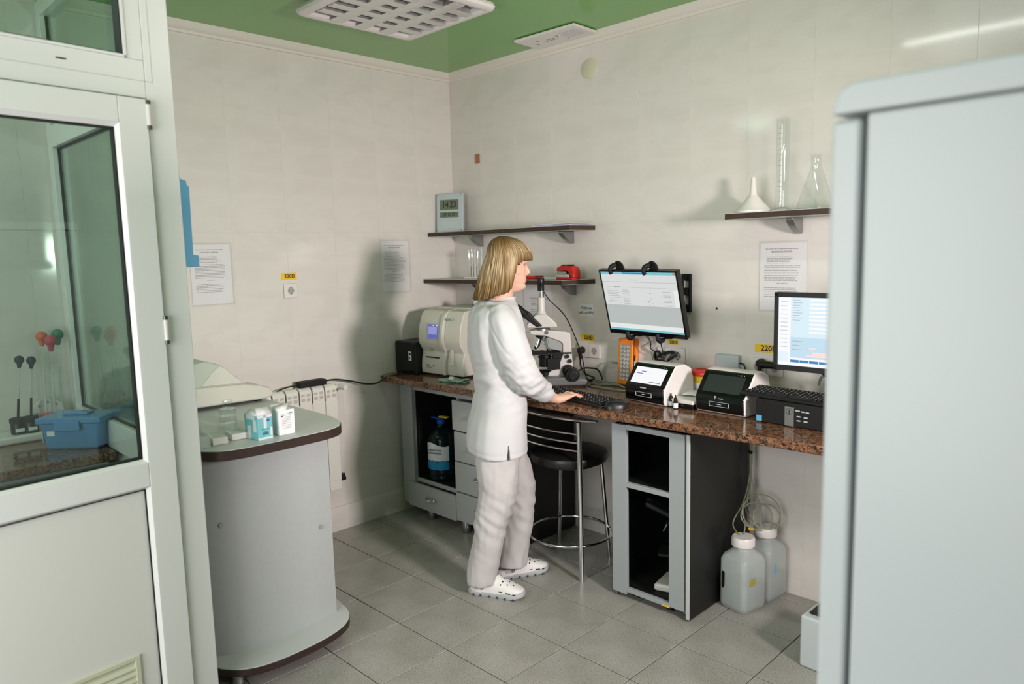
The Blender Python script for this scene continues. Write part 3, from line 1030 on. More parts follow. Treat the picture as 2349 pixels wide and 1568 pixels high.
put('stage_carrier', MB().box(.052, -.04, .085, .10, .04, .172).cyl((.14, 0, .10), (.14, 0, .168), .034, n=24).cyl((.14, 0, .150), (.14, 0, .157), .040, n=24).box(.06, .03, .09, .13, .05, .15), M['black'], mc, bevel=.003)
put('field_lens', MB().lathe([(.042, .052), (.044, .075), (.034, .082), (.0, .083)], (.145, 0, 0), 24), M['black'], mc)
for y0, y1 in ((.042, .085), (-.042, -.085)):
    put('focus_knob', MB().cyl((.02, y0, .085), (.02, (y0 + y1) / 2, .085), .031, n=28).cyl((.02, (y0 + y1) / 2, .085), (.02, y1, .085), .022, n=24), M['black'], mc, bevel=.002)
for x, z in ((.022, .160), (.008, .135)):
    put('stage_knob', MB().cyl((x, .04, z), (x, .062, z), .0095, n=14), M['black'], mc)
lh = MB().cyl((-.002, .055, .068), (-.002, .115, .068), .036, n=28).cyl((-.002, .115, .068), (-.002, .125, .068), .030, .024, n=28)
put('lamp_housing', lh, M['black'], mc, bevel=.003)
cc = MB().tube([(1.045, -.305, CZ + .53), (1.075, -.27, CZ + .46), (1.11, -.22, CZ + .40), (1.115, -.16, CZ + .33), (1.13, -.08, CZ + .16), (1.15, -.06, CZ + .02), (1.2, -.07, CZ + .004)], .003, n=8, sub=8)
tag(put('camera_cable', cc, M['black']), 'thin black cable falling from the microscope camera', 'cable')


# ---- sockets, labels and signs on the walls
def socket(name, label, n, loc, rz, group=None):
    t = thing(name, label, 'socket', loc, rz)
    w_ = .081
    for i in range(n):
        x0 = (i - n / 2) * w_
        p = put('plate', MB().box(x0 + .0005, -.010, -.0405, x0 + w_ - .0005, 0, .0405), M['white'], t, bevel=.004)
        cx = x0 + w_ / 2
        put('recess', MB().lathe([(.0225, -.0102), (.0225, -.0108), (.0195, -.0108), (.019, -.0102)], (cx, 0, 0), 28, axis=RX(-PI / 2) @ Matrix.Scale(-1, 4, (0, 0, 1)), cap=False).cyl((cx, -.0098, 0), (cx, -.0104, 0), .0195, n=28, mi=1), [M['white'], mat('recess_grey', (.66, .65, .63), .4)], p)
        h = MB()
        for dx in (-.0095, .0095):
            h.cyl((cx + dx, -.010, 0), (cx + dx, -.0112, 0), .0028, n=10)
        h.box(cx - .003, -.0115, .016, cx + .003, -.010, .0205).box(cx - .003, -.0115, -.0205, cx + .003, -.010, -.016)
        put('contact', h, M['blackm'], p)
    return t


def vlabel(txt, label, w_, h_, loc, rz, size, m='yellow'):
    t = thing('voltage_label', label, 'label', loc, rz)
    put('sticker', MB().box(-w_ / 2, -.0012, -h_ / 2, w_ / 2, 0, h_ / 2), M[m], t)
    text('lettering', txt, size, M['inkd'], t, (.004, -.0013, 0), (PI / 2, 0, 0), bold=.022)
    return t


socket('double_socket', 'white double wall socket beside the microscope, black plug in it', 2, (1.127, 0, 1.052), 0)
vlabel('220В', 'yellow 220В label above the double socket', .098, .036, (1.116, 0, 1.123), 0, .030)
socket('wall_socket', 'single white socket on the left wall beneath a yellow label', 1, (0, -1.201, 1.430), PI / 2)
vlabel('220В', 'yellow 220В label above the single socket on the left wall', .092, .038, (0, -1.204, 1.508), PI / 2, .028)
vlabel('220В', 'yellow 220В label partly hidden by the right monitor', .128, .038, (2.178, 0, 1.141), 0, .036)
vlabel('220 В', 'small yellow 220 В label under the hanging monitor', .062, .022, (1.672, 0, 1.135), 0, .019)
socket('socket_block', 'white socket under the hanging monitor where black cables bunch', 2, (1.665, 0, 1.068), 0)
socket('socket_strip', 'white wall socket block behind the right monitor', 2, (2.175, 0, 1.055), 0)
t = thing('workplace_sign', 'small white printed sign on the tiles above the double socket', 'sign', (1.108, 0, 1.277))
put('sheet', MB().box(-.05, -.001, -.034, .05, 0, .034), M['paper'], t)
text('lettering', 'Робоче', .022, M['inkd'], t, (0, -.0012, .012), (PI / 2, 0, 0))
text('lettering', 'місце №3', .022, M['inkd'], t, (0, -.0012, -.014), (PI / 2, 0, 0))


def plug(label, loc, pts, rz=0):
    t = thing('power_plug', label, 'plug', loc, rz)
    put('head', MB().cyl((0, 0, 0), (0, -.032, 0), .021, .017, 20).cyl((0, -.022, .0), (0, -.022, -.052), .013, .008, 14), M['black'], t, bevel=.002)
    put('cord', MB().tube(pts, .0042, n=8, sub=8), M['black'], t)
    return t


plug('black plug in the left half of the double socket', (1.0865, -.0115, 1.052), [(0, -.022, -.05), (.005, -.024, -.09), (.05, -.04, -.125), (.12, -.05, -.138), (.11, -.06, -.150), (.04, -.07, -.158), (.0, -.05, -.157)])
tag(put('lamp_cord', MB().tube([(1.195, -.225, CZ + .06), (1.20, -.15, CZ + .085), (1.21, -.09, CZ + .08), (1.23, -.06, CZ + .07), (1.26, -.06, CZ + .03), (1.27, -.07, CZ + .005)], .0045, n=8, sub=8), M['black']), 'short black cord curving behind the microscope lamp housing', 'cable')
for k, (pp, lab) in enumerate((([(1.40, -.006, 1.0), (1.33, -.02, 1.0), (1.27, -.03, .995), (1.25, -.04, .94), (1.27, -.07, .90), (1.33, -.08, .896), (1.40, -.09, .895), (1.46, -.12, .895)], 'grey cable looping left of the orange lamp'),
                               ([(1.26, -.11, .895), (1.24, -.15, .896), (1.29, -.19, .895), (1.38, -.20, .895), (1.45, -.20, .896), (1.53, -.19, .895)], 'grey cable lying on the worktop in front of the orange lamp'),
                               ([(1.30, -.12, .895), (1.36, -.10, .897), (1.41, -.11, .903), (1.46, -.13, .896)], 'short grey cable curled at the foot of the orange lamp'))):
    tag(put('grey_cable', MB().tube(pp, .0042, n=8, sub=8), M['cablegrey']), lab, 'cable')

# ---- orange work lamp
ol = thing('led_work_lamp', 'orange work lamp with rows of LEDs leaning against the wall', 'lamp', (1.415, -.012, CZ + .003), -.06, rot=(-.06, 0, -.04))
put('front_frame', MB().box(-.049, -.055, 0, .049, -.040, .245), M['orange'], ol, bevel=.010, seg=3)
put('back_shell', MB().box(-.047, -.040, .002, .047, -.022, .243), M['blackm'], ol, bevel=.006)
put('rear_cover', MB().box(-.049, -.022, 0, .049, 0, .247), M['orange'], ol, bevel=.009, seg=3)
put('switch_strip', MB().box(.047, -.038, .16, .0485, -.026, .24), M['orange'], ol)
put('hook', MB().box(.047, -.036, .105, .050, -.024, .13), M['silver'], ol)
put('lens_panel', MB().box(-.034, -.0562, .026, .034, -.0545, .216), mat('lens_grey', (.62, .62, .62), .3, .5), ol)
led = MB().lathe([(.0098, 0), (.0106, .0012), (.0075, .0005), (.004, -.001), (.0028, .0015), (0, .002)], (0, 0, 0), 12, axis=RX(PI / 2), cap=False).mesh('led_reflector', [M['ledlens']], 30)
for i in range(3):
    for j in range(9):
        put('led_reflector', led, M['ledlens'], ol, loc=(-.0223 + .0223 * i, -.0565, .037 + .0211 * j))

# ---- keyboards and mouse
def keyboard(name, label, loc, rz, tilt=.0):
    t = thing(name, label, 'keyboard', loc, rz, rot=(tilt, 0, rz))
    put('tray', MB().prism([(-.066, 0), (.068, 0), (.068, .020), (.060, .024), (-.058, .014), (-.066, .010)], -.225, .225, axis='x'), M['black'], t, bevel=.003)
    kb = MB()
    for r_ in range(6):
        y = -.049 + r_ * .0186
        z = .014 + (y + .058) * .085
        x = -.215
        while x < .212:
            wd = .0165 if not (r_ == 0 and -.13 < x < .0) else .10
            if (.064 < x < .072) or (.138 < x < .142):
                x += .006
            wd = min(wd, .216 - x)
            a = .0028
            kb.rings([[(x, y - .0075, z - .002), (x + wd - .002, y - .0075, z - .002), (x + wd - .002, y + .0085, z - .002), (x, y + .0085, z - .002)],
                      [(x + a, y - .0055, z + .0075), (x + wd - .002 - a, y - .0055, z + .0075), (x + wd - .002 - a, y + .007, z + .0075), (x + a, y + .007, z + .0075)]], True, 0, False)
            x += wd + .0022
    put('keys', kb, M['blackm'], t, stuff=True)
    lg = MB()
    for r_ in range(6):
        y = -.050 + r_ * .0186
        z = .0219 + (y + .058) * .085
        x = -.208
        while x < .21:
            if not (r_ == 0 and -.13 < x < .0):
                lg.box(x, y, z, x + .0055, y + .0045, z + .0004)
            x += .0187
    put('key_legends', lg, mat('key_print', (.62, .63, .62), .5), t, stuff=True)
    return t


keyboard('keyboard', 'black computer keyboard under the hand of the woman', (1.44, -.487, CZ), -.15)
ms = thing('computer_mouse', 'black computer mouse at the front edge of the worktop', 'mouse', (1.715, -.545, CZ), -2.3)
R = []
for k in range(9):
    u_ = k / 8
    x = -.052 + .104 * u_
    wd = .031 * math.sqrt(max(.03, 1 - (abs(u_ - .48) / .53) ** 2.6))
    h = .036 * math.sqrt(max(.05, 1 - (abs(u_ - .42) / .62) ** 2.2))
    R.append([(x, -wd * math.cos(a) if True else 0, .002 + h * math.sin(a) ** .8) for a in [PI * q / 10 for q in range(11)]])
put('shell', MB().rings(R), M['black'], ms)
put('scroll_wheel', MB().cyl((.03, -.004, .030), (.03, .004, .030), .0085, n=14), M['blackm'], ms)
put('cord', MB().tube([(.05, 0, .012), (.08, -.015, .006), (.09, -.08, .004), (.02, -.16, .004), (-.12, -.2, .004)], .002, n=6, sub=8), M['black'], ms)


# ---- two white-and-black test readers
def reader(label, loc, rz, on):
    t = thing('test_reader', label, 'analyzer', loc, rz)
    w2 = .122
    prof = [(.012, 0), (.0, .012), (-.004, .07), (.004, .085), (.074, .173), (.092, .181), (.15, .182), (.195, .16), (.21, .115), (.215, .0)]
    put('shell', MB().prism(prof, -w2, w2, axis='x'), M['white'], t, bevel=.012, seg=3)
    fp = [(.010, .004), (-.003, .014), (-.007, .070), (.0005, .0860), (.069, .1725), (.080, .1785), (.087, .175), (.02, .08), (.02, .004)]
    put('front_panel', MB().prism(fp, -w2 + .005, w2 - .005, axis='x'), M['gloss'], t, bevel=.009, seg=3)
    mt = TR(0, .0005, .0860) @ RX(-math.atan2(.0685, .0865))
    s_ = MB().box(-.092, -.0016, .010, .092, .001, .096, 0, mt)
    if on:
        s_.box(-.052, -.0022, .070, -.025, -.001, .074, 1, mt).box(-.078, -.0022, .058, -.040, -.001, .062, 1, mt)
        s_.box(.018, -.0022, .017, .049, -.001, .022, 2, mt).box(.056, -.0022, .017, .086, -.001, .022, 2, mt)
        put('screen', s_, [M['scr_bright'], M['scr_ind'], M['scr_line']], t)
    else:
        put('screen', s_, M['smoke'], t)
    d = MB()
    for a in ((-.048, .034, .048, .0355), (-.048, .053, .048, .0545), (-.048, .034, -.0465, .0545), (.0465, .034, .048, .0545)):
        d.box(a[0], -.0082, a[1], a[2], -.004, a[3])
    put('cassette_slot', d, M['silver'], t, bevel=.0004)
    put('arrow_mark', MB().prism([(-.012, .043), (.012, .043), (.003, .047), (-.003, .047)], -.0078, -.005, axis='y'), M['silver'], t)
    if on:
        put('lettering', MB().box(-.020, -.0078, .073, .014, -.005, .078), M['silver'], t)
    else:
        text('lettering', 'P', .022, M['silver'], t, (-.016, -.0078, .072), (PI / 2, 0, 0))
        put('lettering', MB().box(-.004, -.0074, .069, .02, -.005, .072), M['silver'], t)
    for i in range(3):
        put('status_light', MB().box(.052 + .014 * i, -.0012, .101, .0535 + .014 * i, .001, .106, 0, mt), M['ledgreen'] if (on and i == 0) else M['silver'], t)
    return t


reader('white and black reader with lit white screen beside the orange lamp', (1.753, -.372, CZ), -.12, True)
reader('white and black reader with dark blank screen in front of the yellow tub', (2.136, -.362, CZ), -.05, False)
for k, (x, y, lab, rt) in enumerate(((1.886, -.352, 'small black dropper bottle touching the lit reader', -.0), (1.926, -.378, 'small black dropper bottle with white label standing between the two readers', 0))):
    t = thing('dropper_bottle', lab, 'bottle', (x, y, CZ), .3)
    put('body', MB().lathe([(.010, 0), (.0115, .002), (.0115, .032), (.006, .038)], n=18), M['black'], t)
    put('cap', MB().lathe([(.0085, .037), (.0085, .047), (.0035, .052), (.0025, .062), (.001, .063)], n=16), M['blackm'], t)
    put('label', MB().lathe([(.0118, .006), (.0118, .026)], n=18, cap=False) if k == 0 else MB().lathe([(.0118, .004), (.0118, .027)], n=18, cap=False), M['labelw'], t)
t = thing('flat_device', 'flat white topped black box lying between the two readers', 'box', (1.943, -.25, CZ), -.04)
put('body', MB().box(-.066, -.108, 0, .066, .088, .022), M['gloss'], t, bevel=.002)
put('lid', MB().box(-.067, -.110, .022, .067, .090, .040), M['white'], t, bevel=.004)
t = thing('paper_tissue', 'crumpled white tissue lying on the flat box', 'tissue', (1.955, -.22, CZ + .041), .3)
mb = MB()
g = []
for i in range(10):
    row = []
    for j in range(8):
        x, y = (i / 9 - .5) * .14, (j / 7 - .5) * .11
        row.append(mb.bm.verts.new((x, y, .006 + .018 * abs(noise.noise(Vector((x * 22, y * 22, 1)))))))
    g.append(row)
for i in range(9):
    for j in range(7):
        mb.face([g[i][j], g[i + 1][j], g[i + 1][j + 1], g[i][j + 1]])
o = put('sheet', mb, M['paper'], t)
o.modifiers.new('s', 'SOLIDIFY').thickness = .002
tag(put('black_wire', MB().tube([(1.985, -.29, CZ + .043), (2.0, -.275, CZ + .046), (2.02, -.27, CZ + .046), (2.045, -.265, CZ + .046)], .0028, n=8, sub=5), M['black']), 'short black wire lying on the flat white box', 'wire')
t = thing('sharps_tub', 'yellow tub with red lid standing behind the readers', 'tub', (1.908, -.080, CZ), .25)
t.scale = (.92, .92, .93)
put('tub', MB().lathe([(.062, 0), (.066, .004), (.071, .09), (.074, .118), (.077, .120), (.077, .128), (.070, .130)], n=36), M['yellow2'], t)
put('lid', MB().lathe([(.0785, .122), (.080, .126), (.080, .140), (.076, .146), (.060, .148), (.058, .143), (.02, .142)], n=36), M['redlid'], t)
n = 14
lb = MB()
for k in range(n):
    a0, a1 = [math.radians(-150 + 120 * (k + q) / n) for q in (0, 1)]
    lb.quad([(.0685 * math.cos(a0), .0685 * math.sin(a0), .025), (.0685 * math.cos(a1), .0685 * math.sin(a1), .025), (.0735 * math.cos(a1), .0735 * math.sin(a1), .088), (.0735 * math.cos(a0), .0735 * math.sin(a0), .088)])
put('label', lb, M['paper'], t)
t = thing('charger_box', 'white charger box on the wall behind the dark reader', 'charger', (1.985, 0, 1.064), 0)
put('case', MB().box(-.062, -.030, -.035, .062, 0, .035), M['silver'], t, bevel=.006)
put('cord', MB().tube([(.06, -.02, .0), (.085, -.025, -.004), (.10, -.03, -.03), (.115, -.03, -.09)], .0035, n=8, sub=6), M['black'], t)
plug('black plug beside the right monitor', (2.155, -.0115, 1.075), [(0, -.022, -.05), (.0, -.03, -.08), (.02, -.05, -.12)])
t = thing('plug_adapter', 'black plug adapter next to the right monitor edge', 'plug', (2.215, -.0115, 1.072), 0)
put('body', MB().cyl((-.05, -.03, 0), (.06, -.03, .0), .018, .014, 16).cyl((.02, -.0, 0), (.02, -.03, 0), .018, n=16), M['black'], t)

# bunched cables hanging under the wall monitor
def bunch(label, loc, a):
    t = thing('cable_bunch', label, 'cable', loc, a)
    for k in range(5):
        ph = k * .5
        P = [Vector((.036 * math.cos(q) * (1 + .07 * k) + .016 * math.sin(2 * q + ph), -.012 + .006 * math.sin(q * 2 + ph), .022 * math.sin(q) * (1 + .1 * math.cos(ph)))) for q in [2 * PI * z / 20 for z in range(20)]]
        put('loop', MB().tube([RY(-.45) @ p for p in P], .0045, n=7, closed=True), M['black'], t)
    return t


bunch('black cable coil bunched below the hanging monitor, right coil', (1.655, -.035, 1.060), .1)
b2 = thing('small_cable_coil', 'smaller black cable coil left of the bunched coil below the hanging monitor', 'cable', (1.60, -.03, 1.062), 0)
for k in range(3):
    P = [Vector((.018 * math.cos(q), -.008 + .004 * k, .026 * math.sin(q))) for q in [2 * PI * z / 16 for z in range(16)]]
    put('loop', MB().tube(P, .0045, n=7, closed=True), M['black'], b2)
tag(put('hanging_cable', MB().tube([(1.635, -.10, 1.19), (1.632, -.06, 1.15), (1.630, -.035, 1.10), (1.64, -.035, 1.07)], .003, n=8, sub=6), M['black']), 'single black cable dropping from the monitor to the right coil', 'cable')
for k, (dx, mm, lab) in enumerate(((0, 'black', 'black cable dropping to the left coil below the hanging monitor'), (.008, 'cablegrey', 'pale grey cable twisted along the black cable below the hanging monitor'), (-.03, 'cablegrey', 'pale grey cable looping left below the hanging monitor'))):
    tag(put('hanging_cable', MB().tube([(1.565 + dx, -.10, 1.19), (1.570 + dx * .2, -.05, 1.14), (1.56 + dx * 2, -.035, 1.10), (1.59 + dx, -.03, 1.07), (1.57, -.03, 1.0)], .003, n=8, sub=6), M[mm]), lab, 'cable')

# ---- hanging monitor
BX = Vector((.46, -.018, -.006)).normalized()
BZ = Vector((.0, -.10, .34)).normalized()
BY = BZ.cross(BX).normalized()
mo = thing('wall_monitor', 'black flat monitor with pale lit screen hanging tilted on the wall', 'monitor', (0, 0, 0))
mo.matrix_world = Matrix(((BX.x, BY.x, BZ.x, 1.368), (BX.y, BY.y, BZ.y, -.118), (BX.z, BY.z, BZ.z, 1.180), (0, 0, 0, 1)))
MW, MH = .472, .345
put('case', MB().box(0, 0, 0, MW, .028, MH), M['black'], mo, bevel=.003)
bz = MB()
for a in ((0, 0, MW, .022), (0, MH - .009, MW, MH), (0, 0, .008, MH), (MW - .010, 0, MW, MH)):
    bz.box(a[0], -.004, a[1], a[2], .004, a[3])
put('bezel', bz, M['gloss'], mo, bevel=.001)
sc = MB()
sx0, sx1, sz0, sz1 = .008, MW - .010, .022, MH - .009
SW, SH = sx1 - sx0, sz1 - sz0


def sr(mb, u0, v0, u1, v1, mi, d=.0004):
    mb.box(sx0 + u0 * SW, -.0005 - d, sz0 + v0 * SH, sx0 + u1 * SW, 0, sz0 + v1 * SH, mi)


sr(sc, 0, 0, 1, 1, 0, 0)
sr(sc, 0, .955, 1, 1, 1)
sr(sc, .30, .968, .64, .988, 2, .0006)
sr(sc, .965, .965, 1, .993, 3, .0006)
sr(sc, 0, 0, 1, .035, 1)
sr(sc, 0, .115, 1, .44, 4)
sr(sc, .0, .035, 1, .115, 5)
for i in range(9):
    v = .70 - i * .028
    sr(sc, .05, v, .20 + .02 * (i % 3), v + .005, 6)
    sr(sc, .26, v - .01, .35 + .01 * (i % 2), v - .005, 6)
    if i % 3 != 1:
        sr(sc, .80, v - .02, .90, v - .015, 6)
for k in range(14):
    qx, qy = .585 + .06 * random.random(), .45 + (.25 if k % 3 else .10) * random.random()
    sr(sc, qx, qy, qx + .010, qy + .007, 6)
sr(sc, .155, .735, .245, .748, 7)
sr(sc, .38, .865, .50, .873, 6)
sr(sc, 0, .83, 1, .834, 6)
sr(sc, .05, .74, 1, .743, 6)
sr(sc, .94, .44, 1, .72, 5)
put('screen', sc, [M['scr_pale'], M['scr_cyan'], M['scr_blue'], M['scr_red'], M['scr_grey'], M['scr_white'], M['scr_line'], M['scr_dark']], mo)
for x, zt, s_ in ((.085, MH, 1), (.292, MH, 1), (.125, 0, -1), (.31, 0, -1)):
    h = MB()
    if s_ > 0:
        h.tube([(x, -.012, zt - .018), (x, -.014, zt + .004), (x + .002, .0, zt + .018), (x + .012, .022, zt + .02)], [.009, .011, .012, .013], n=12, sub=4)
        h.lathe([(.004, -.006), (.026, -.004), (.026, .004), (.004, .006)], (x + .020, .036, zt + .012), 20, axis=RX(PI / 2 + .3))
        h.prism([(x + .004, zt - .005), (x + .055, zt - .005), (x + .03, zt + .025), (x + .01, zt + .03)], .03, .038, axis='y')
    else:
        h.tube([(x, -.012, .018), (x, -.015, -.004), (x + .003, -.004, -.020), (x + .006, .02, -.022)], [.010, .013, .014, .010], n=12, sub=4)
        h.prism([(x, -.0), (x + .065, -.0), (x + .055, -.016), (x + .01, -.02)], .02, .032, axis='y')
    put('clamp', h, M['blackm'], mo, bevel=.001)
wbk = thing('wall_bracket', 'black steel wall bracket to the right of the hanging monitor', 'bracket', (1.752, 0, 1.388), 0)
k = MB().box(-.028, -.008, -.094, -.018, 0, .094).box(.016, -.014, -.094, .028, 0, .094)
for z0, z1 in ((.062, .094), (-.012, .026), (-.094, -.058)):
    k.box(-.022, -.006, z0, .02, 0, z1)
put('plate', k, M['blackm'], wbk, bevel=.001)
put('arm', MB().box(-.20, -.055, -.012, -.17, -.005, .03).box(-.19, -.02, -.008, .01, -.004, .024).tube([(-.19, -.05, .008), (-.19, -.10, .006)], .014, n=12), M['blackm'], wbk)
for z in (.082, -.080):
    put('bolt', MB().cyl((.0, -.006, z), (0, -.011, z), .006, n=10), M['chrome'], wbk)
tag(put('drill_hole', MB().cyl((1.915, -.0008, 1.317), (1.915, .004, 1.317), .0055, n=14), M['inkd']), 'small dark drill hole in the tiles right of the hanging monitor', 'hole')

# ---- right computer
pc = thing('desktop_computer', 'black desktop computer lying flat below the right monitor', 'computer', (2.313, -.388, CZ), -.035)
put('case', MB().box(0, .008, .0, .30, .22, .097), M['black'], pc, bevel=.002)
put('front_grille', MB().box(.001, 0, .005, .299, .010, .096), M['blackm'], pc, bevel=.002)
hol = MB()
for i in range(17):
    for j in range(8):
        x, z = .010 + i * .0098, .018 + j * .0098 + (.0049 if i % 2 else 0)
        if z < .092 and x < .16:
            hol.prism([(x - .0028, z), (x, z + .0038), (x + .0028, z), (x, z - .0038)], -.0006, .001, axis='y')
put('vent_holes', hol, mat('vent_black', (.03, .03, .03), .8), pc, stuff=True)
put('badge_strip', MB().box(.128, -.002, .004, .166, .002, .082), M['steel'], pc, bevel=.0006)
put('badge_ring', MB().lathe([(.0118, 0), (.0118, .001), (.0132, .001), (.0132, 0)], (.147, -.002, .063), 24, axis=RX(PI / 2), cap=False).box(.1452, -.0032, .0555, .1488, -.0018, .0705), M['inkd'], pc)
put('sticker', MB().box(.006, -.001, .006, .030, .001, .030), M['skyblue'], pc)
k = MB()
for x, z, wd in ((.172, .068, .018), (.195, .066, .014), (.214, .065, .014), (.178, .045, .015), (.207, .044, .015), (.178, .028, .015), (.207, .028, .015)):
    k.box(x, -.0012, z, x + wd, .001, z + .0045)
put('port', k, M['silver'], pc)
keyboard('spare_keyboard', 'black keyboard resting on top of the desktop computer', (2.465, -.315, CZ + .099), -.075, .015)
m2 = thing('desk_monitor', 'black monitor with blue and white software screen at the right end of the worktop', 'monitor', (2.375, -.36, CZ), -.02)
put('case', MB().box(0, 0, .222, .50, .032, .535), M['black'], m2, bevel=.004)
bz = MB()
for a in ((0, .222, .50, .244), (0, .516, .50, .535), (0, .222, .018, .535), (.482, .222, .50, .535)):
    bz.box(a[0], -.005, a[1], a[2], .004, a[3])
put('bezel', bz, M['black'], m2, bevel=.002)
sx0, sx1, sz0, sz1 = .018, .482, .244, .516
SW, SH = sx1 - sx0, sz1 - sz0
sc = MB()
sr(sc, 0, 0, 1, 1, 0, 0)
sr(sc, 0, .05, .098, 1, 1)
sr(sc, 0, .05, .095, .2, 2)
sr(sc, .11, .42, 1, 1, 2)
sr(sc, .11, .12, 1, .42, 3)
for i in range(9):
    sr(sc, .27, .95 - i * .058, .56, .98 - i * .058, 1, .0006)
for v in (.955, .835, .795):
    sr(sc, .455, v, .485, v + .025, 4, .0008)
for i in range(5):
    sr(sc, .112 + i * .083, .05, .188 + i * .083, .088, 4, .0008)
for (a, b, c_, d_) in ((.25, .145, .46, .18), (.30, .18, .42, .215), (.27, .26, .33, .28), (.44, .26, .5, .28)):
    sr(sc, a, b, c_, d_, 5, .0008)
for i in range(12):
    sr(sc, .02, .93 - i * .06, .08, .936 - i * .06, 6, .0008)
    sr(sc, .125, .955 - i * .036 if i < 9 else .36 - (i - 9) * .06, .19 + .02 * (i % 2), .961 - i * .036 if i < 9 else .366 - (i - 9) * .06, 6, .0008)
put('screen', sc, [M['scr_bright'], M['scr_bright'], M['scr_lblue'], M['scr_mblue'], M['scr_blue'], M['scr_pink'], M['scr_line']], m2)
text('lettering', 'DELL', .017, M['silver'], m2, (.25, -.0056, .2325), (PI / 2, 0, 0))
put('neck', MB().box(.225, .225, .015, .285, .25, .40).box(.22, .03, .30, .29, .24, .40), M['black'], m2, bevel=.004)
put('foot', MB().prism([(.14, .12), (.38, .12), (.40, .24), (.12, .24)], .0, .018).box(.225, .05, .01, .285, .14, .10), M['black'], m2, bevel=.004)
put('cable', MB().tube([(.13, .10, .225), (.17, .12, .19), (.225, .13, .16)], .005, n=8, sub=5), M['black'], m2)
tag(put('grey_cable', MB().tube([(2.44, -.06, CZ + .12), (2.47, -.10, CZ + .165), (2.54, -.12, CZ + .18), (2.62, -.12, CZ + .17), (2.70, -.1, CZ + .10)], .006, n=8, sub=6), M['cablegrey']), 'thick grey cable arching behind the right monitor', 'cable')


# ---- shelves on the back wall
def shelf(label, pl, z, brk):
    t = thing('wall_shelf', label, 'shelf', (0, 0, 0))
    put('board', MB().prism(pl, z - .0255, z - .002), M['shelfwood'], t, bevel=.001)
    put('upper_face', MB().prism([(x, y) for x, y in pl], z - .002, z), M['greyl'], t)
    put('lower_face', MB().prism([(x, y) for x, y in pl], z - .0265, z - .0255), M['offg'], t)
    for x in brk:
        pr = [(0, 0), (-.10, 0), (-.102, -.006), (-.088, -.024), (-.06, -.044), (-.03, -.060), (-.008, -.068), (0, -.068)]
        put('bracket', MB().prism([(a, z - .0268 + b) for a, b in pr], x - .017, x + .017, axis='x'), M['steel'], t, bevel=.006, seg=3)
    return t


shelf('upper dark wooden shelf left of the monitors holding the clock', [(.004, -.002), (.004, -.225), (1.165, -.205), (1.178, -.002)], 1.745, (.262, 1.01))
shelf('lower dark wooden shelf left of the monitors holding the red punch', [(.004, -.002), (.004, -.275), (1.115, -.215), (1.174, -.002)], 1.454, (.275, 1.02))
shelf('dark wooden shelf with glassware at the right beside the refrigerator', [(2.072, -.002), (2.072, -.218), (2.90, -.218), (2.90, -.002)], 1.755, (2.31, 2.80))

ck = thing('digital_clock', 'silver digital wall clock showing 14:23 leaning in the corner on the upper shelf', 'clock', (.108, -.125, 1.7455), math.radians(22), rot=(-.06, 0, math.radians(24)))
put('case', MB().box(-.092, -.012, 0, .092, .014, .243), M['silver'], ck, bevel=.004)
put('time_display', MB().box(-.066, -.0135, .140, .062, -.011, .204), M['lcd'], ck)
put('date_display', MB().box(-.066, -.0135, .093, .062, -.011, .126), M['lcd'], ck)
put('lower_panel', MB().box(-.062, -.0128, .03, .058, -.011, .068), mat('pale_green_panel', (.73, .78, .77), .4), ck)
text('lettering', '14:23', .058, M['inkd'], ck, (-.002, -.0138, .172), (PI / 2, 0, 0), squash=.78)
text('lettering', '27 11 25', .028, M['inkd'], ck, (-.002, -.0138, .1095), (PI / 2, 0, 0), squash=.85)
for x, z in ((-.084, .235), (.08, .235), (-.084, .012), (.08, .012)):
    put('screw', MB().cyl((x, -.011, z), (x, -.0135, z), .0035, n=8), M['steel'], ck)

t = thing('paper_stack', 'thin stack of loose papers at the right end of the upper shelf', 'papers', (1.03, -.11, 1.7455), .05)
for k, (dx, a) in enumerate(((0, 0), (.02, .12), (.035, -.06))):
    put('sheet', MB().box(-.14 + dx, -.09, .0015 + .0035 * k, .12 + dx * .4, .09, .004 + .0035 * k), [M['paper']] if k != 1 else [M['scr_ind'] if False else mat('blue_sheet', (.62, .66, .84), .7)], t, rot=(0, 0, a))

t = thing('tube_rack', 'rack of tall glass test tubes on the lower shelf behind the head of the woman', 'test tubes', (.345, -.13, 1.4545), .2)
put('base', MB().box(-.07, -.035, 0, .07, .035, .010), M['white'], t, bevel=.002)
put('top_plate', MB().box(-.065, -.03, .155, .065, .03, .158), M['clear'], t)
for i, (x, h) in enumerate(((-.045, .175), (-.022, .178), (.0, .180), (.022, .165), (.05, .19))):
    put('tube', MB().cyl((x, -.01, .010), (x, -.01, h), .0065, n=14), M['clear'] if i not in (2, 4) else M['frost'], t)
for i, x in enumerate((-.048, -.03, -.008, .012)):
    put('rod', MB().cyl((x, .012, .008), (x, .012, .075 + .02 * (i % 2)), .0018, n=8), mat('rod_brown', (.42, .36, .32), .5) if i == 0 else bpy.data.materials['rod_brown'], t)
t = thing('red_marker', 'red marker lying on the lower shelf', 'marker', (.83, -.14, 1.4545), .02)
put('body', MB().cyl((-.07, 0, .0105), (.03, 0, .0105), .0105, n=16), M['red'], t)
put('cap', MB().cyl((.028, 0, .0110), (.078, 0, .0110), .0110, n=16), mat('dark_red_cap', (.48, .05, .09), .3), t)
t = thing('blister_pack', 'small clear blister pack beside the red punch on the lower shelf', 'packet', (.968, -.13, 1.4545), .2)
put('pack', MB().box(-.045, -.03, 0, .04, .03, .014), M['frost'], t, bevel=.003)
put('content', MB().box(-.035, -.02, .002, .02, .02, .010), mat('grey_teal', (.42, .50, .52), .4), t)
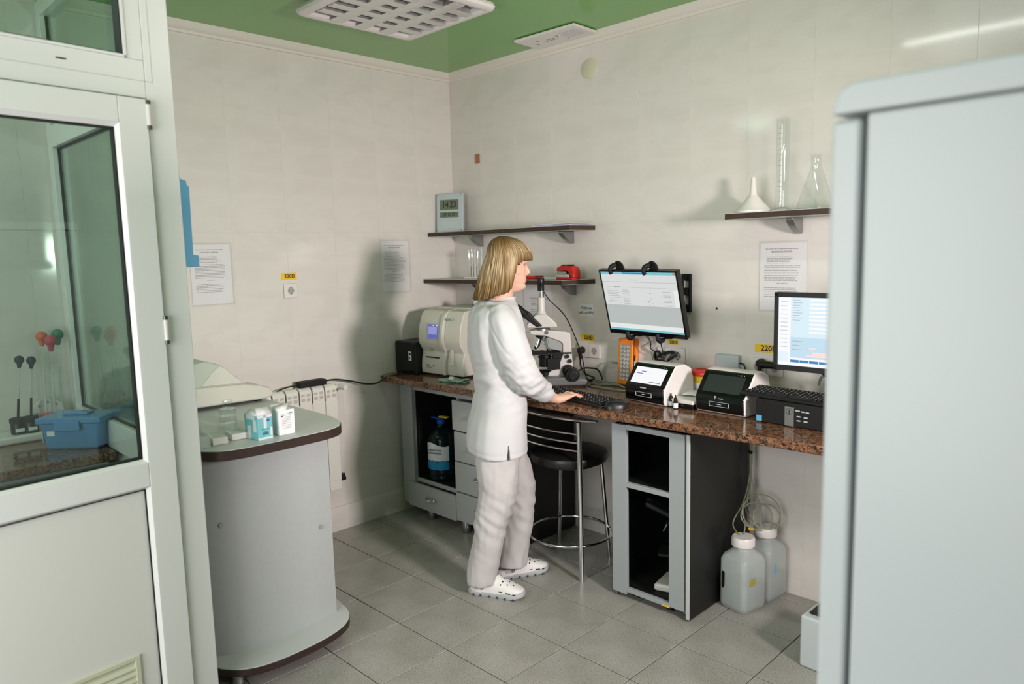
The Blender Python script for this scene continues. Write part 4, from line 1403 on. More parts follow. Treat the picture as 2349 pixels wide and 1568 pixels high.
t = thing('hole_punch', 'red hole punch on the right end of the lower shelf', 'hole punch', (1.075, -.115, 1.4545), -.1)
put('base', MB().box(-.066, -.032, .0, .066, .032, .012), M['red'], t, bevel=.004)
put('lever', MB().prism([(-.066, .046), (-.060, .066), (-.03, .076), (.02, .078), (.055, .068), (.070, .045), (.072, .010), (.052, .010), (.040, .030), (.02, .046)], -.030, .030, axis='y'), M['red'], t, bevel=.007, seg=3)
put('mechanism', MB().box(-.064, -.026, .012, .03, .026, .028).box(-.062, -.028, .026, .012, .028, .044, 1), [M['offw'], M['steel']], t, bevel=.002)
put('grip_pad', MB().box(-.03, -.022, .076, .03, .022, .081), M['black'], t, bevel=.003)

t = thing('funnel', 'white plastic funnel standing upside down on the right shelf', 'funnel', (2.150, -.112, 1.7555))
put('cone', MB().lathe([(.077, 0), (.080, .002), (.080, .010), (.076, .013), (.058, .030), (.020, .076)], n=36), M['white'], t)
put('stem', MB().lathe([(.021, .074), (.0165, .080), (.010, .150), (.007, .156)], n=24), M['white'], t)
t = thing('measuring_cylinder', 'tall graduated glass measuring cylinder on the right shelf', 'cylinder', (2.276, -.10, 1.7555))
put('glass', MB().lathe([(.040, 0), (.040, .006), (.027, .014), (.026, .03), (.026, .385), (.030, .392)], n=28, cap=False), M['clear'], t)
put('foot', MB().lathe([(.0, .0), (.041, 0), (.041, .008), (.018, .018), (.0, .02)], n=28, cap=False), M['frost'], t)
gr = MB()
for i in range(14):
    z = .06 + i * .022
    gr.box(-.006 if i % 2 else -.010, -.0275, z, .006 if i % 2 else .010, -.0262, z + .0015)
put('graduation', gr, M['ink'], t)
t = thing('conical_flask', 'glass conical flask beside the measuring cylinder on the right shelf', 'flask', (2.425, -.11, 1.7555))
put('glass', MB().lathe([(.0, .002), (.066, .0), (.074, .006), (.073, .020), (.024, .165), (.021, .18), (.021, .220), (.026, .226)], n=36, cap=False), M['clear'], t)

# ---- notices
def notice(label, loc, rz, w_, h_, lines, sleeve=True, lx=.10, name='paper_notice', torn=None, seed=1):
    t = thing(name, label, 'notice', loc, rz)
    put('sheet', MB().box(-w_ / 2, -.0016, 0, w_ / 2, -.0006, h_), M['paper'], t)
    rn = random.Random(seed)
    tx = MB()
    for (v0, v1, n_, u0, u1, th) in lines:
        for i in range(n_):
            v = v0 + (v1 - v0) * (i / max(1, n_ - 1))
            x = u0
            end = u1 - rn.random() * .12 * (n_ > 2)
            while x < end:
                wd = .02 + rn.random() * .06
                tx.box((min(x, end) - .5) * w_, -.0021, v * h_, (min(x + wd, end) - .5) * w_, -.0016, v * h_ + th)
                x += wd + .012
    put('printed_text', tx, M['ink'], t, stuff=True)
    if sleeve:
        put('plastic_sleeve', MB().quad([(-w_ / 2 - .006, -.0036, -.008), (w_ / 2 + .010, -.0036, -.008), (w_ / 2 + .010, -.0036, h_ + .010), (-w_ / 2 - .006, -.0036, h_ + .010)]), M['sleeve'], t)
    return t


A4 = [(.91, .91, 1, .12, .82, .003), (.875, .86, 2, .25, .7, .003), (.79, .70, 5, .15, .75, .0022), (.66, .44, 10, .10, .88, .0022), (.40, .40, 1, .38, .62, .0025), (.33, .20, 6, .10, .86, .0022)]
notice('white notice in a clear sleeve above the right monitor, taped to the tiles', (2.240, 0, 1.320), 0, .214, .302, A4, seed=3)
notice('white sheet in a crinkled clear sleeve left of the single socket', (0, -1.628, 1.385), PI / 2, .206, .300, A4, seed=5)
notice('white sheet in a clear sleeve on the left wall nearest the shelves', (0, -.487, 1.387), PI / 2, .208, .308, A4, seed=8)
notice('grey notice on the tiles behind the microscope camera tube', (.735, 0, 1.13), 0, .225, .30, [(.86, .80, 3, .55, .9, .003), (.68, .66, 2, .25, .9, .003), (.60, .54, 3, .28, .5, .003), (.45, .2, 8, .25, .8, .003)], seed=11)
tag(put('cover_plate', MB().box(.229, -.006, 2.168, .267, 0, 2.227), M['brownplate'], bevel=.002), 'small brown plate high on the back wall near the corner', 'plate')
tag(put('vent_cap', MB().lathe([(.052, 0), (.052, .005), (.046, .008), (.0, .009)], (1.152, 0, 2.572), 36, axis=RX(PI / 2), cap=False), M['putty']), 'round pale cover cap high on the back wall under the ceiling', 'cap')

# ================================================================== left wall: radiator and adapter
rd = thing('radiator', 'white sectional radiator on the left wall behind the reception unit', 'radiator', (0, 0, 0))
sec = MB()
sec.box(-.0385, .088, .335, .0385, .1012, .806)
sec.prism([(.02, .80), (.10, .80), (.10, .862), (.096, .882), (.08, .895), (.045, .897), (.028, .885), (.02, .86)], -.036, .036, axis='x')
sec.box(-.004, .03, .30, .004, .09, .84).box(-.030, .03, .30, .030, .05, .84)
sec.prism([(.02, .28), (.10, .28), (.10, .34), (.02, .34)], -.038, .038, axis='x')
secm = sec.mesh('radiator_section', [M['radw']], 40)
for i in range(11):
    o = put('radiator_section', secm, M['radw'], rd, loc=(0, -1.04 - i * .079, 0), rot=(0, 0, -PI / 2), bevel=.005)
gri = MB()
for i in range(11):
    y = -1.04 - i * .079
    for k in range(2):
        gri.box(.1002, y - .030 + .034 * k, .822, .1006, y - .008 + .034 * k, .840)
        gri.box(.1002, y - .030 + .034 * k, .850, .1006, y - .008 + .034 * k, .864)
put('top_grille', gri, mat('radiator_shade', (.74, .72, .69), .5), rd, stuff=True)
put('valve', MB().cyl((.06, -.995, .868), (.06, -.955, .868), .010, n=14).cyl((.06, -.965, .868), (.115, -.955, .868), .018, .016, n=20).cyl((.06, -.975, .868), (.004, -.975, .868), .010, n=14), [M['radw']], rd)
put('lower_valve', MB().cyl((.06, -.995, .325), (.06, -.955, .325), .012, n=14).cyl((.06, -.97, .325), (.06, -.97, .355), .014, n=14).cyl((.06, -.97, .325), (.004, -.97, .325), .009, n=12), M['black'], rd)
pa = thing('power_adapter', 'black power adapter lying on top of the white radiator', 'adapter', (.065, -1.143, .898), PI / 2)
put('brick', MB().box(-.082, -.03, 0, .082, .03, .032), M['blackm'], pa, bevel=.006)
put('cord', MB().tube([(.08, 0, .016), (.16, 0, .014), (.26, -.005, -.01), (.34, -.02, -.035), (.42, -.03, -.04), (.485, -.04, -.012), (.56, -.06, -.004), (.62, -.06, .004)], .0048, n=8, sub=8), M['black'], pa)
put('cord', MB().tube([(-.08, 0, .016), (-.12, 0, .014), (-.17, 0, .008), (-.21, .0, -.006), (-.24, .02, -.06)], .0035, n=8, sub=8), M['black'], pa)

# ================================================================== reception unit
ru = thing('reception_unit', 'rounded grey cabinet with dark-edged top standing behind the white door frame', 'cabinet', (0, 0, 0))
top = [(.16, -1.572), (.90, -1.572), (1.00, -1.578), (1.095, -1.600), (1.165, -1.645), (1.196, -1.71), (1.205, -1.82), (1.206, -2.0), (1.188, -2.12), (1.125, -2.188), (1.02, -2.212), (.16, -2.212)]
def soft(pl):
    P = smooth_path([Vector((x, y, 0)) for x, y in pl[1:-1]], 4)
    return [pl[0]] + [(p.x, p.y) for p in P] + [pl[-1]]


top = soft(top)
put('top_edge', MB().prism(top, .897, .932), M['wenge'], ru, bevel=.002)
put('top_surface', MB().prism([(x - .003 if x > .5 else x, y + (.002 if y < -2 else -.002)) for x, y in top], .930, .9345), M['greyl'], ru, bevel=.001)
bodyp = [(.20, -1.64), (.99, -1.64), (1.052, -1.640), (1.070, -1.76), (1.074, -1.90), (1.070, -2.02), (1.052, -2.10), (1.0, -2.165), (.20, -2.165)]
bodyp = [bodyp[0], bodyp[1]] + [(p.x, p.y) for p in smooth_path([Vector((x, y, 0)) for x, y in bodyp[2:-1]], 5)] + [bodyp[-1]]
put('body', MB().prism(bodyp, .10, .897), M['grey'], ru)
base = [(.20, -1.572), (.90, -1.572), (.99, -1.582), (1.09, -1.604), (1.160, -1.655), (1.200, -1.735), (1.220, -1.85), (1.220, -2.0), (1.19, -2.10), (1.115, -2.17), (1.0, -2.205), (.20, -2.205)]
base = soft(base)
put('base_edge', MB().prism(base, .070, .098), M['wenge'], ru, bevel=.002)
put('base_plate', MB().prism([(x - .003, y) for x, y in base], .097, .1015), M['greyl'], ru, bevel=.001)
for x, y in ((1.06, -1.675), (1.09, -2.10), (.30, -1.66), (.30, -2.12), (.7, -1.66)):
    put('foot', MB().lathe([(.024, 0), (.024, .012), (.021, .016), (.021, .07)], (x, y, 0), 18), M['steel'], ru)
for x, y, z in ((1.0655, -1.70, .50), (1.049, -2.105, .62)):
    put('screw_cap', MB().cyl((x - .004, y, z), (x + .004, y, z), .009, n=14), mat('cap_grey', (.55, .55, .56), .4) if y > -2 else M['steel'], ru)

cf = thing('bench_analyzer', 'beige low bench analyzer with raised hood on the reception unit', 'analyzer', (0, 0, .935))
put('body', MB().prism([(-2.10, .022), (-1.60, .012), (-1.568, .018), (-1.560, .040), (-1.577, .064), (-1.62, .080), (-1.70, .098), (-2.10, .118)], .14, .455, axis='x'), M['offw'], cf, bevel=.014, seg=3)
put('hood', MB().prism([(-2.10, .112), (-1.690, .090), (-1.778, .178), (-1.806, .200), (-1.872, .224), (-1.93, .215), (-2.10, .20)], .17, .44, axis='x'), M['offg'], cf, bevel=.008, seg=3)
put('hood_side', MB().prism([(-1.90, .112), (-1.705, .102), (-1.79, .185), (-1.812, .196), (-1.85, .165)], .437, .446, axis='x'), M['offw'], cf, bevel=.003)
put('screen', MB().prism([(-1.745, .112), (-1.665, .085), (-1.660, .095), (-1.70, .118), (-1.74, .128)], .22, .38, axis='x'), M['offw'], cf, bevel=.003)
put('display', MB().prism([(-1.738, .129), (-1.695, .1195), (-1.696, .121), (-1.738, .1305)], .24, .36, axis='x'), mat('display_teal', (.30, .42, .47), .2), cf)
for x in (.18, .40):
    for y in (-1.62, -2.05):
        put('foot', MB().cyl((x, y, 0), (x, y, .022), .018, n=14), M['black'], cf)
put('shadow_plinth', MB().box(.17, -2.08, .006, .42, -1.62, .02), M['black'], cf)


def carton(name, label, loc, rz, w_, d_, h_, main, blocks, flap):
    t = thing(name, label, 'box', loc, rz)
    put('carton', MB().box(0, 0, 0, w_, d_, h_), main, t, bevel=.001)
    bl = MB()
    for f, u0, v0, u1, v1 in blocks:
        if f == 'f':
            bl.box(u0 * w_, -.0006, v0 * h_, u1 * w_, 0, v1 * h_)
        else:
            bl.box(-.0006, u0 * d_, v0 * h_, 0, u1 * d_, v1 * h_)
    put('printed_blocks', bl, M['labelw'] if main is M['teal'] else M['ink'], t)
    for k, (pa_, pb, pc_, pd) in enumerate(flap):
        fo = put('flap', MB().quad([pa_, pb, pc_, pd]), M['paper'], t)
        fo.modifiers.new('s', 'SOLIDIFY').thickness = .0012
    return t


# ends nearest the camera look along +x, so the boxes are turned by 90 degrees
b1 = carton('glove_box', 'turquoise and white cardboard box with open flap on the reception unit', (1.146, -1.982, .935), PI / 2 + .06, .060, .095, .092, M['teal'],
            [('f', .0, .0, 1, .09), ('f', .42, .46, .62, 1), ('f', .0, .90, 1, 1), ('f', .85, .12, 1, .48)], [((0, 0, .092), (.060, 0, .092), (.054, .02, .118), (.006, .02, .118)), ((0, 0, .092), (0, .09, .092), (.02, .085, .108), (.02, .01, .108))])
put('side_print', MB().box(-.0006, .01, .03, 0, .03, .075).box(-.0006, .05, .0, 0, .075, .05).box(-.0006, .02, .075, 0, .08, .092), M['labelw'], b1)
put('logo', MB().prism([(.036, .068), (.050, .068), (.045, .080)], -.0012, -.0005, axis='y').prism([(.040, .068), (.047, .068), (.0455, .074)], -.0016, -.0005, axis='y', mi=1), [mat('logo_blue', (.20, .30, .66), .5), M['red']], b1)
put('small_print', MB().box(.016, -.0012, .038, .046, -.0006, .040).box(.018, -.0012, .028, .04, -.0006, .030).box(.020, -.0012, .018, .042, -.0006, .026), M['inkd'] if False else mat('teal_print_dark', (.20, .45, .5), .5), b1)
b2 = carton('white_carton', 'plain white cardboard box with open lid flap on the reception unit', (1.137, -1.893, .935), PI / 2 - .02, .066, .052, .096, M['paper'],
            [('f', .22, .25 + .065 * i, .78, .265 + .065 * i) for i in range(10)], [((-.004, .0, .096), (.03, -.004, .096), (.062, .03, .116), (.004, .05, .106)), ((.0, .052, .096), (.066, .052, .096), (.060, .068, .112), (.0, .066, .112))])
put('mark', MB().box(.01, -.0012, .072, .018, -.0004, .075).box(.046, -.0012, .08, .058, -.0004, .086, 1), [M['inkd'], M['ink']], b2)


def slide_tray(label, loc, rz, w_, d_, h_, n_, m_):
    t = thing('slide_tray', label, 'tray', loc, rz)
    put('tray', MB().box(-w_ / 2, -d_ / 2, 0, w_ / 2, d_ / 2, h_), m_, t, bevel=.003)
    sl = MB().box(-w_ * .42, -.0007, 0, w_ * .42, .0007, .012).mesh('glass_slide', [M['clear']])
    for i in range(n_):
        put('glass_slide', sl, M['clear'], t, loc=(0, -d_ * .4 + d_ * .8 * i / (n_ - 1), h_ - .002), rot=(.25, 0, 0))
    return t


slide_tray('white slide tray left of the turquoise box on the reception unit', (1.03, -2.012, .935), PI / 2 - .1, .064, .085, .024, 5, M['white'])
slide_tray('white slide tray next to the door frame, second from the turquoise box', (1.05, -2.095, .935), PI / 2 - .15, .055, .085, .026, 5, M['white'])
slide_tray('greenish clear tube rack closest to the door frame on the reception unit', (1.055, -2.165, .935), PI / 2, .05, .09, .044, 7, M['frost'])
cv = thing('cuvette_stack', 'stack of clear plastic cuvettes behind the white slide tray', 'cuvettes', (.90, -1.985, .935), PI / 2 - .1)
for k in range(3):
    put('cuvette', MB().box(-.029, -.02, .002 + .03 * k, .029, .02, .031 + .03 * k), M['clear'], cv, bevel=.002)
put('top_cuvette', MB().box(-.015, -.012, .092, .02, .012, .125), M['clear'], cv, bevel=.002)
for k, (x, y, lab) in enumerate(((.97, -2.055, 'thin clear glass tube, left one standing behind the slide trays'), (.975, -2.035, 'thin clear glass tube, second one standing behind the slide trays'), (.99, -2.15, 'thin clear glass tube standing by the door frame'), (1.0, -2.135, 'thin clear glass tube standing just right of the one by the door frame'))):
    t = thing('glass_tube', lab, 'tube', (x, y, .935))
    put('glass', MB().lathe([(.003, 0), (.0045, .003), (.0045, .06)], n=14, cap=False), M['clear'], t)

bh = thing('leaflet_holder', 'bright blue plastic leaflet holder seen edge-on beside the door frame', 'holder', (0, 0, 0))
hp = [(-2.238, 1.585), (-2.124, 1.585), (-2.124, 1.624), (-2.143, 1.628), (-2.140, 1.862), (-2.147, 1.869), (-2.150, 1.884), (-2.168, 1.889), (-2.171, 1.90), (-2.238, 1.90)]
for x in (.86, 1.074):
    put('side_wall', MB().prism(hp, x, x + .006, axis='x'), M['blue'], bh, bevel=.001)
put('back', MB().box(.866, -2.238, 1.59, 1.074, -2.234, 1.90), M['blue'], bh)
put('front', MB().box(.866, -2.150, 1.63, 1.074, -2.145, 1.86), M['blue'], bh)
put('pocket', MB().box(.866, -2.234, 1.588, 1.074, -2.128, 1.594).box(.866, -2.130, 1.588, 1.074, -2.126, 1.62), M['blue'], bh)

# ================================================================== inside the glazed booth on the left
bt = thing('booth_worktop', 'dark granite worktop inside the glazed booth behind the door', 'worktop')
put('slab', MB().prism([(.005, -2.31), (.60, -2.31), (.60, -4.0), (.005, -4.0)], .835, .870), M['granite'], bt, bevel=.006)
bc = thing('booth_cabinet', 'grey cabinet under the granite worktop inside the booth', 'cabinet', (0, 0, 0))
for k in range(4):
    put('cabinet_front', MB().box(.545, -2.33 - .40 * (k + 1) + .004, .06, .565, -2.33 - .40 * k, .825), M['grey'], bc, bevel=.002)
put('carcass', MB().box(.02, -3.95, 0, .545, -2.33, .832), M['greyl'], bc)
pt_ = thing('pipette_tray', 'white oblong tray holding dark jars in the booth', 'tray', (.085, -2.56, .8705), 0)
put('tray', MB().box(-.07, -.30, 0, .075, .165, .034), M['white'], pt_, bevel=.012, seg=3)


def bulb_pipette(label, bx_, by, bz_, m_, fx, fy, h0, r=.022, dark=False):
    t = thing('bulb_pipette', label, 'pipette', (bx_, by, bz_))
    put('bulb', MB().sphere((0, 0, 0), (r, r, r * 1.0), 18, 12).cyl((0, 0, -r * .7), ((fx - bx_) * .12, (fy - by) * .12, -r * 1.9), r * .62, r * .34, 16), m_, t)
    p1 = Vector((fx - bx_, fy - by, h0 - bz_))
    s0 = p1 * .12
    mid = p1 * (.55 if dark else .35)
    put('stem', MB().cyl(s0, mid, .0042, n=10), M['clear'] if not dark else M['frost'], t)
    put('lower_stem', MB().cyl(mid, p1, .0046, n=10), M['blackm'] if dark else M['frost'], t)
    return t


bulb_pipette('pipette with orange bulb, leftmost of the three bright bulbs in the booth', .07, -2.410, 1.300, M['orub'], .10, -2.43, .90)
bulb_pipette('pipette with pink bulb in the middle of the three bright bulbs', .12, -2.390, 1.283, M['pinkr'], .11, -2.40, .90, .024)
bulb_pipette('pipette with green bulb, rightmost of the three bright bulbs', .07, -2.350, 1.303, M['greenr'], .10, -2.37, .90, .024)
bulb_pipette('dark stemmed pipette with blue black bulb, left one in the booth', .10, -2.505, 1.213, M['navy'], .12, -2.54, .92, .018, True)
bulb_pipette('dark stemmed pipette with black bulb, right of the blue black one', .10, -2.463, 1.205, M['navy'], .11, -2.49, .92, .018, True)
for k, (x, y, lab, lid) in enumerate(((.11, -2.535, 'black jar under the left dark pipette on the booth tray', 'black'), (.115, -2.49, 'black jar under the right dark pipette on the booth tray', 'black'), (.115, -2.425, 'dark jar with red lid on the booth tray', 'red'))):
    t = thing('reagent_jar', lab, 'jar', (x, y, .905))
    put('body', MB().lathe([(.024, 0), (.028, .003), (.028, .048), (.025, .052)], n=22), M['black'], t)
    put('lid', MB().lathe([(.029, .046), (.030, .048), (.030, .064), (.027, .067)], n=22), M['red'] if lid == 'red' else M['blackm'], t)
    put('label', MB().box(.0275, -.016, .012, .0295, .016, .026), M['labelw'], t)
t = thing('white_dial', 'round white plastic disc standing on edge behind the red lidded jar', 'disc', (.055, -2.41, .905))
put('disc', MB().cyl((-.006, 0, .062), (.006, 0, .062), .062, n=36), M['white'], t, bevel=.003)
for k in range(8):
    a = k * PI / 4
    put('hole', MB().cyl((.0055, .045 * math.cos(a), .062 + .045 * math.sin(a)), (.0066, .045 * math.cos(a), .062 + .045 * math.sin(a)), .006, n=10), M['ink'], t)
bb = thing('blue_container', 'translucent blue plastic container with lid on the booth granite', 'container', (.395, -2.378, .8705), math.radians(46))
R = []
for z, ex in ((0, 0), (.11, .012)):
    R.append([(-.105 - ex, -.062 - ex, z), (.105 + ex, -.062 - ex, z), (.105 + ex, .062 + ex, z), (-.105 - ex, .062 + ex, z)])
put('tub', MB().rings(R, smooth=False), M['bluebox'], bb, bevel=.012, seg=3)
put('lid', MB().box(-.128, -.084, .108, .128, .084, .132).box(-.05, -.03, .132, .05, .03, .144), M['bluebox'], bb, bevel=.008, seg=3)
put('clip', MB().box(-.05, -.094, .082, .05, -.082, .122), M['bluebox'], bb, bevel=.004)
put('label', MB().box(-.092, -.0705, .058, -.062, -.069, .085).box(-.1165, -.06, .03, -.115, .0, .09, 0), M['labelw'], bb, )

# ================================================================== ceiling fittings
lp = thing('louvre_lamp', 'square white ceiling lamp with silver louvre grid on the green ceiling', 'ceiling lamp', (.922, -1.098, HC))
fo, fi = .33, .275


def rsq(a, r, z, n=6):
    P = []
    for qx, qy, a0 in ((1, 1, 0), (-1, 1, 90), (-1, -1, 180), (1, -1, 270)):
        for k in range(n + 1):
            an = math.radians(a0 + 90 * k / n)
            P.append((qx * (a - r) + r * math.cos(an), qy * (a - r) + r * math.sin(an), z))
    return P


put('frame', MB().rings([rsq(fi, .012, -.030), rsq(fi, .012, -.052), rsq(fi + .012, .02, -.058), rsq(fo - .02, .035, -.058), rsq(fo - .006, .042, -.052), rsq(fo, .045, -.040), rsq(fo - .004, .043, -.028), rsq(fo - .03, .035, -.022), rsq(fi, .02, -.022)], cap=False), M['white'], lp)
put('housing', MB().rings([rsq(.285, .012, -.024), rsq(.285, .012, 0), rsq(.277, .010, 0), rsq(.277, .010, -.024)], cap=False), M['white'], lp)
put('reflector', MB().box(-.28, -.28, -.004, .28, .28, -.001), M['white'], lp)
alu = mat('louvre_aluminium', (.86, .86, .85), .25, .6)
for i in range(1, 4):
    y = -.275 + .55 * i / 4
    put('long_louvre', MB().prism([(y - .034, -.057), (y - .012, -.061), (y + .012, -.061), (y + .034, -.057), (y + .004, -.016), (y - .004, -.016)], -.275, .275, axis='x'), alu, lp)
for i in range(1, 6):
    x = -.275 + .55 * i / 6
    put('cross_louvre', MB().prism([(x - .027, -.0565), (x - .010, -.0600), (x + .010, -.0600), (x + .027, -.0565), (x + .003, -.018), (x - .003, -.018)], -.275, .275, axis='y'), alu, lp)
pnl = thing('ceiling_panel', 'thin white panel fixed flat under the green ceiling beside the cornice', 'panel', (1.037, -.149, HC - .004), .035)
put('plate', MB().box(-.205, -.098, -.014, .205, .098, 0), M['white'], pnl, bevel=.003)
put('grille', MB().box(.06, -.045, -.0148, .175, .045, -.0139), M['ink'], pnl)
gs = MB()
for i in range(7):
    gs.box(.06, -.042 + .0125 * i, -.0162, .175, -.037 + .0125 * i, -.0147)
put('grille_bars', gs, M['white'], pnl)
k = MB()
for x, y, a in ((-.14, .03, .012), (-.10, -.02, .012), (-.07, .02, .010), (.03, -.02, .012), (.05, .055, .008)):
    k.prism([(x - a, y - a * .6), (x + a, y - a * .6), (x, y + a)], -.0146, -.0139)
k.box(-.05, -.01, -.0146, .0, .0, -.0139).box(-.05, .012, -.0146, .01, .02, -.0139)
put('printed_marks', k, M['ink'], pnl)

for base, phrase in (('test_reader', 'white and black test readers on the worktop'), ('slide_tray', 'slide trays on the reception unit'), ('glass_tube', 'glass tubes on the reception unit'),
                     ('bulb_pipette', 'bulb pipettes in the booth'), ('reagent_jar', 'jars on the booth tray'), ('voltage_label', 'yellow voltage labels on the walls'),
                     ('wall_shelf', 'wooden shelves on the back wall'), ('paper_notice', 'paper notices on the walls'), ('dropper_bottle', 'dropper bottles between the readers'),
                     ('hanging_cable', 'cables hanging below the wall monitor'), ('grey_cable', 'grey cables on the worktop'), ('power_plug', 'black plugs in the wall sockets')):
    for o in list(bpy.data.objects):
        if o.parent is None and o.name.split('.')[0] == base:
            o['group'] = phrase
# ================================================================== the woman
PB = Vector((1.26, -.86, 0))
ps = thing('person', 'woman with blonde bob in white tunic, trousers and clogs typing at the worktop', 'person', PB, PI / 4)
HY = math.radians(9)          # head turn
TY = math.radians(12)          # torso turn


def sup(cx, cy, a0, a1, b, z, n=40, e=2.3, rot=0, c0=(0, 0)):
    """ring: a1 towards +x, a0 towards -x, half width b"""
    P = []
    for k in range(n):
        t = 2 * PI * k / n
        c, s = math.cos(t), math.sin(t)
        x = math.copysign(abs(c) ** (2 / e), c)
        y = math.copysign(abs(s) ** (2 / e), s)
        v = Vector((cx + x * (a1 if x > 0 else a0), cy + y * b, z))
        if rot:
            v = RZ(rot) @ (v - Vector((*c0, 0))) + Vector((*c0, 0))
        P.append(v)
    return P


def limb(mb, pts, rad, n=18, sub=5, flat=None):
    """rounded tapering limb along a smooth path"""
    P = smooth_path([Vector(p) for p in pts], sub)
    m = len(P)
    rr = []
    for i in range(m):
        u = i / sub
        k = min(int(u), len(rad) - 2)
        f = u - k
        rr.append(rad[k] * (1 - f) + rad[k + 1] * f)
    d0 = (P[0] - P[1]).normalized()
    d1_ = (P[-1] - P[-2]).normalized()
    P = [P[0] + d0 * rr[0] * .8, P[0] + d0 * rr[0] * .5] + P + [P[-1] + d1_ * rr[-1] * .5, P[-1] + d1_ * rr[-1] * .8]
    rr = [rr[0] * .35, rr[0] * .84] + rr + [rr[-1] * .84, rr[-1] * .35]
    mb.tube(P, rr, n)


hrot = lambda v: RZ(HY) @ (Vector(v) - Vector((.06, 0, 0))) + Vector((.06, 0, 0))
body = MB()
# head: forward edge, rear edge and half width by height
xf = [(1.428, .115), (1.436, .136), (1.446, .150), (1.456, .150), (1.464, .1455), (1.474, .151), (1.480, .149), (1.488, .153), (1.500, .150), (1.52, .150), (1.545, .152), (1.565, .163), (1.60, .168), (1.63, .158), (1.65, .135), (1.664, .10)]
xb = [(1.428, .02), (1.45, .0), (1.48, -.014), (1.52, -.022), (1.56, -.018), (1.60, -.006), (1.63, .016), (1.65, .036), (1.664, .055)]
hw = [(1.428, .035), (1.44, .044), (1.46, .053), (1.48, .060), (1.51, .067), (1.54, .072), (1.58, .075), (1.61, .072), (1.635, .06), (1.65, .045), (1.664, .022)]
R = []
z = 1.428
while z <= 1.6641:
    f, b_, w_ = interp(xf, z), interp(xb, z), interp(hw, z)
    cx = .055
    R.append([hrot(p) for p in sup(cx, 0, cx - b_, f - cx, w_, z, 48, 2.2)])
    z += .006
body.rings(R)
def hl(pts, rad, n=12, sub=3):
    limb(body, [hrot(p) for p in pts], rad, n, sub)
hl([(.149, 0, 1.556), (.156, 0, 1.536), (.1645, 0, 1.5155)], [.0072, .008, .0098])
for s_ in (-1, 1):
    hl([(.153, s_ * .008, 1.5105), (.155, s_ * .010, 1.508)], [.0075, .007])
    hl([(.152, s_ * .012, 1.567), (.142, s_ * .038, 1.568), (.122, s_ * .054, 1.562)], [.008, .009, .007])
    hl([(.122, s_ * .034, 1.516), (.100, s_ * .046, 1.520)], [.015, .02])
    hl([(.146, 0, 1.4865), (.142, s_ * .016, 1.482)], [.0075, .005])
    hl([(.145, 0, 1.474), (.140, s_ * .014, 1.477)], [.0075, .005])
hl([(.134, 0, 1.450), (.136, 0, 1.448)], [.016, .014])
limb(body, [(.022, 0, 1.33), (.035, 0, 1.41), (.052, .003, 1.47)], [.058, .052, .054])
# trunk
tr = []
for z, cx, a, b in ((.80, 0, .105, .150), (.88, 0, .11, .155), (1.0, .01, .09, .13), (1.1, .0, .095, .14), (1.22, -.0, .105, .155), (1.31, .0, .095, .165), (1.36, .005, .07, .13), (1.39, .015, .05, .07)):
    tr.append(sup(cx, 0, a, a, b, z, 40, 2.3, TY))
body.rings(tr)
ARM_R = [(.035, -.150, 1.335), (.085, -.172, 1.19), (.135, -.165, 1.055), (.200, -.075, .985), (.268, -.006, .928)]
ARM_L = [(-.025, .155, 1.335), (.0, .205, 1.19), (.05, .255, 1.055), (.10, .280, .975), (.142, .290, .922)]
limb(body, ARM_R, [.040, .044, .038, .034, .0245])
limb(body, ARM_L, [.040, .044, .038, .034, .0245])
limb(body, [(.0, -.085, .84), (0, -.085, .66), (-.012, -.085, .47), (-.07, -.075, .22), (-.095, -.06, .07)], [.088, .078, .054, .044, .034])
limb(body, [(.01, .085, .84), (.05, .10, .66), (.09, .11, .47), (.07, .115, .22), (.045, .11, .07)], [.088, .078, .054, .044, .034])
limb(body, [(-.115, -.048, .052), (-.055, -.067, .046), (.040, -.098, .036)], [.027, .026, .020])
limb(body, [(.010, .105, .052), (.068, .126, .046), (.160, .160, .036)], [.027, .026, .020])


def hand(wrist, fwd_, side, tips_z, nails, mirror):
    """side: unit vector towards the thumb"""
    w0, f, s_ = Vector(wrist), Vector(fwd_).normalized(), Vector(side).normalized()
    up = Vector((0, 0, 1))
    R = []
    for d, wd, th, dz in ((-.02, .024, .020, .002), (.0, .026, .021, -.001), (.02, .032, .0225, -.007), (.045, .038, .0205, -.005), (.068, .040, .0165, .001), (.086, .037, .0115, .004), (.093, .030, .007, .003)):
        c = w0 + f * d + up * dz
        R.append([c + s_ * (wd * math.cos(2 * PI * k / 20)) + up * (th * math.sin(2 * PI * k / 20)) for k in range(20)])
    body.rings(R)
    for off, ln, r_, sp in ((.0290, .078, .0080, .12), (.0095, .086, .0082, .03), (-.0105, .080, .0079, -.06), (-.0290, .064, .0071, -.17)):
        k0 = w0 + f * .078 + s_ * off + up * .002
        d = (f + s_ * sp).normalized()
        p1 = k0 + d * ln * .45 + up * .008
        p2 = p1 + d * ln * .32 - up * .010
        p3 = p2 + d * ln * .22
        p3.z = tips_z
        limb(body, [k0 - d * .02, k0, p1, p2, p3], [r_ * 1.05, r_ * 1.1, r_, r_ * .92, r_ * .78], 12, 4)
        dd = (p3 - p2).normalized()
        nl = dd.cross(s_).normalized()
        if nl.z < 0:
            nl = -nl
        nails.append((p3 - dd * .0005 + nl * r_ * .66, dd, s_, nl, r_))
    t0 = w0 + f * .018 + s_ * .022
    limb(body, [t0 - s_ * .01, t0 + s_ * .012 + f * .018, t0 + s_ * .028 + f * .042 - up * .006, t0 + s_ * .026 + f * .064 - up * .012], [.014, .0125, .0098, .0078], 12, 4)


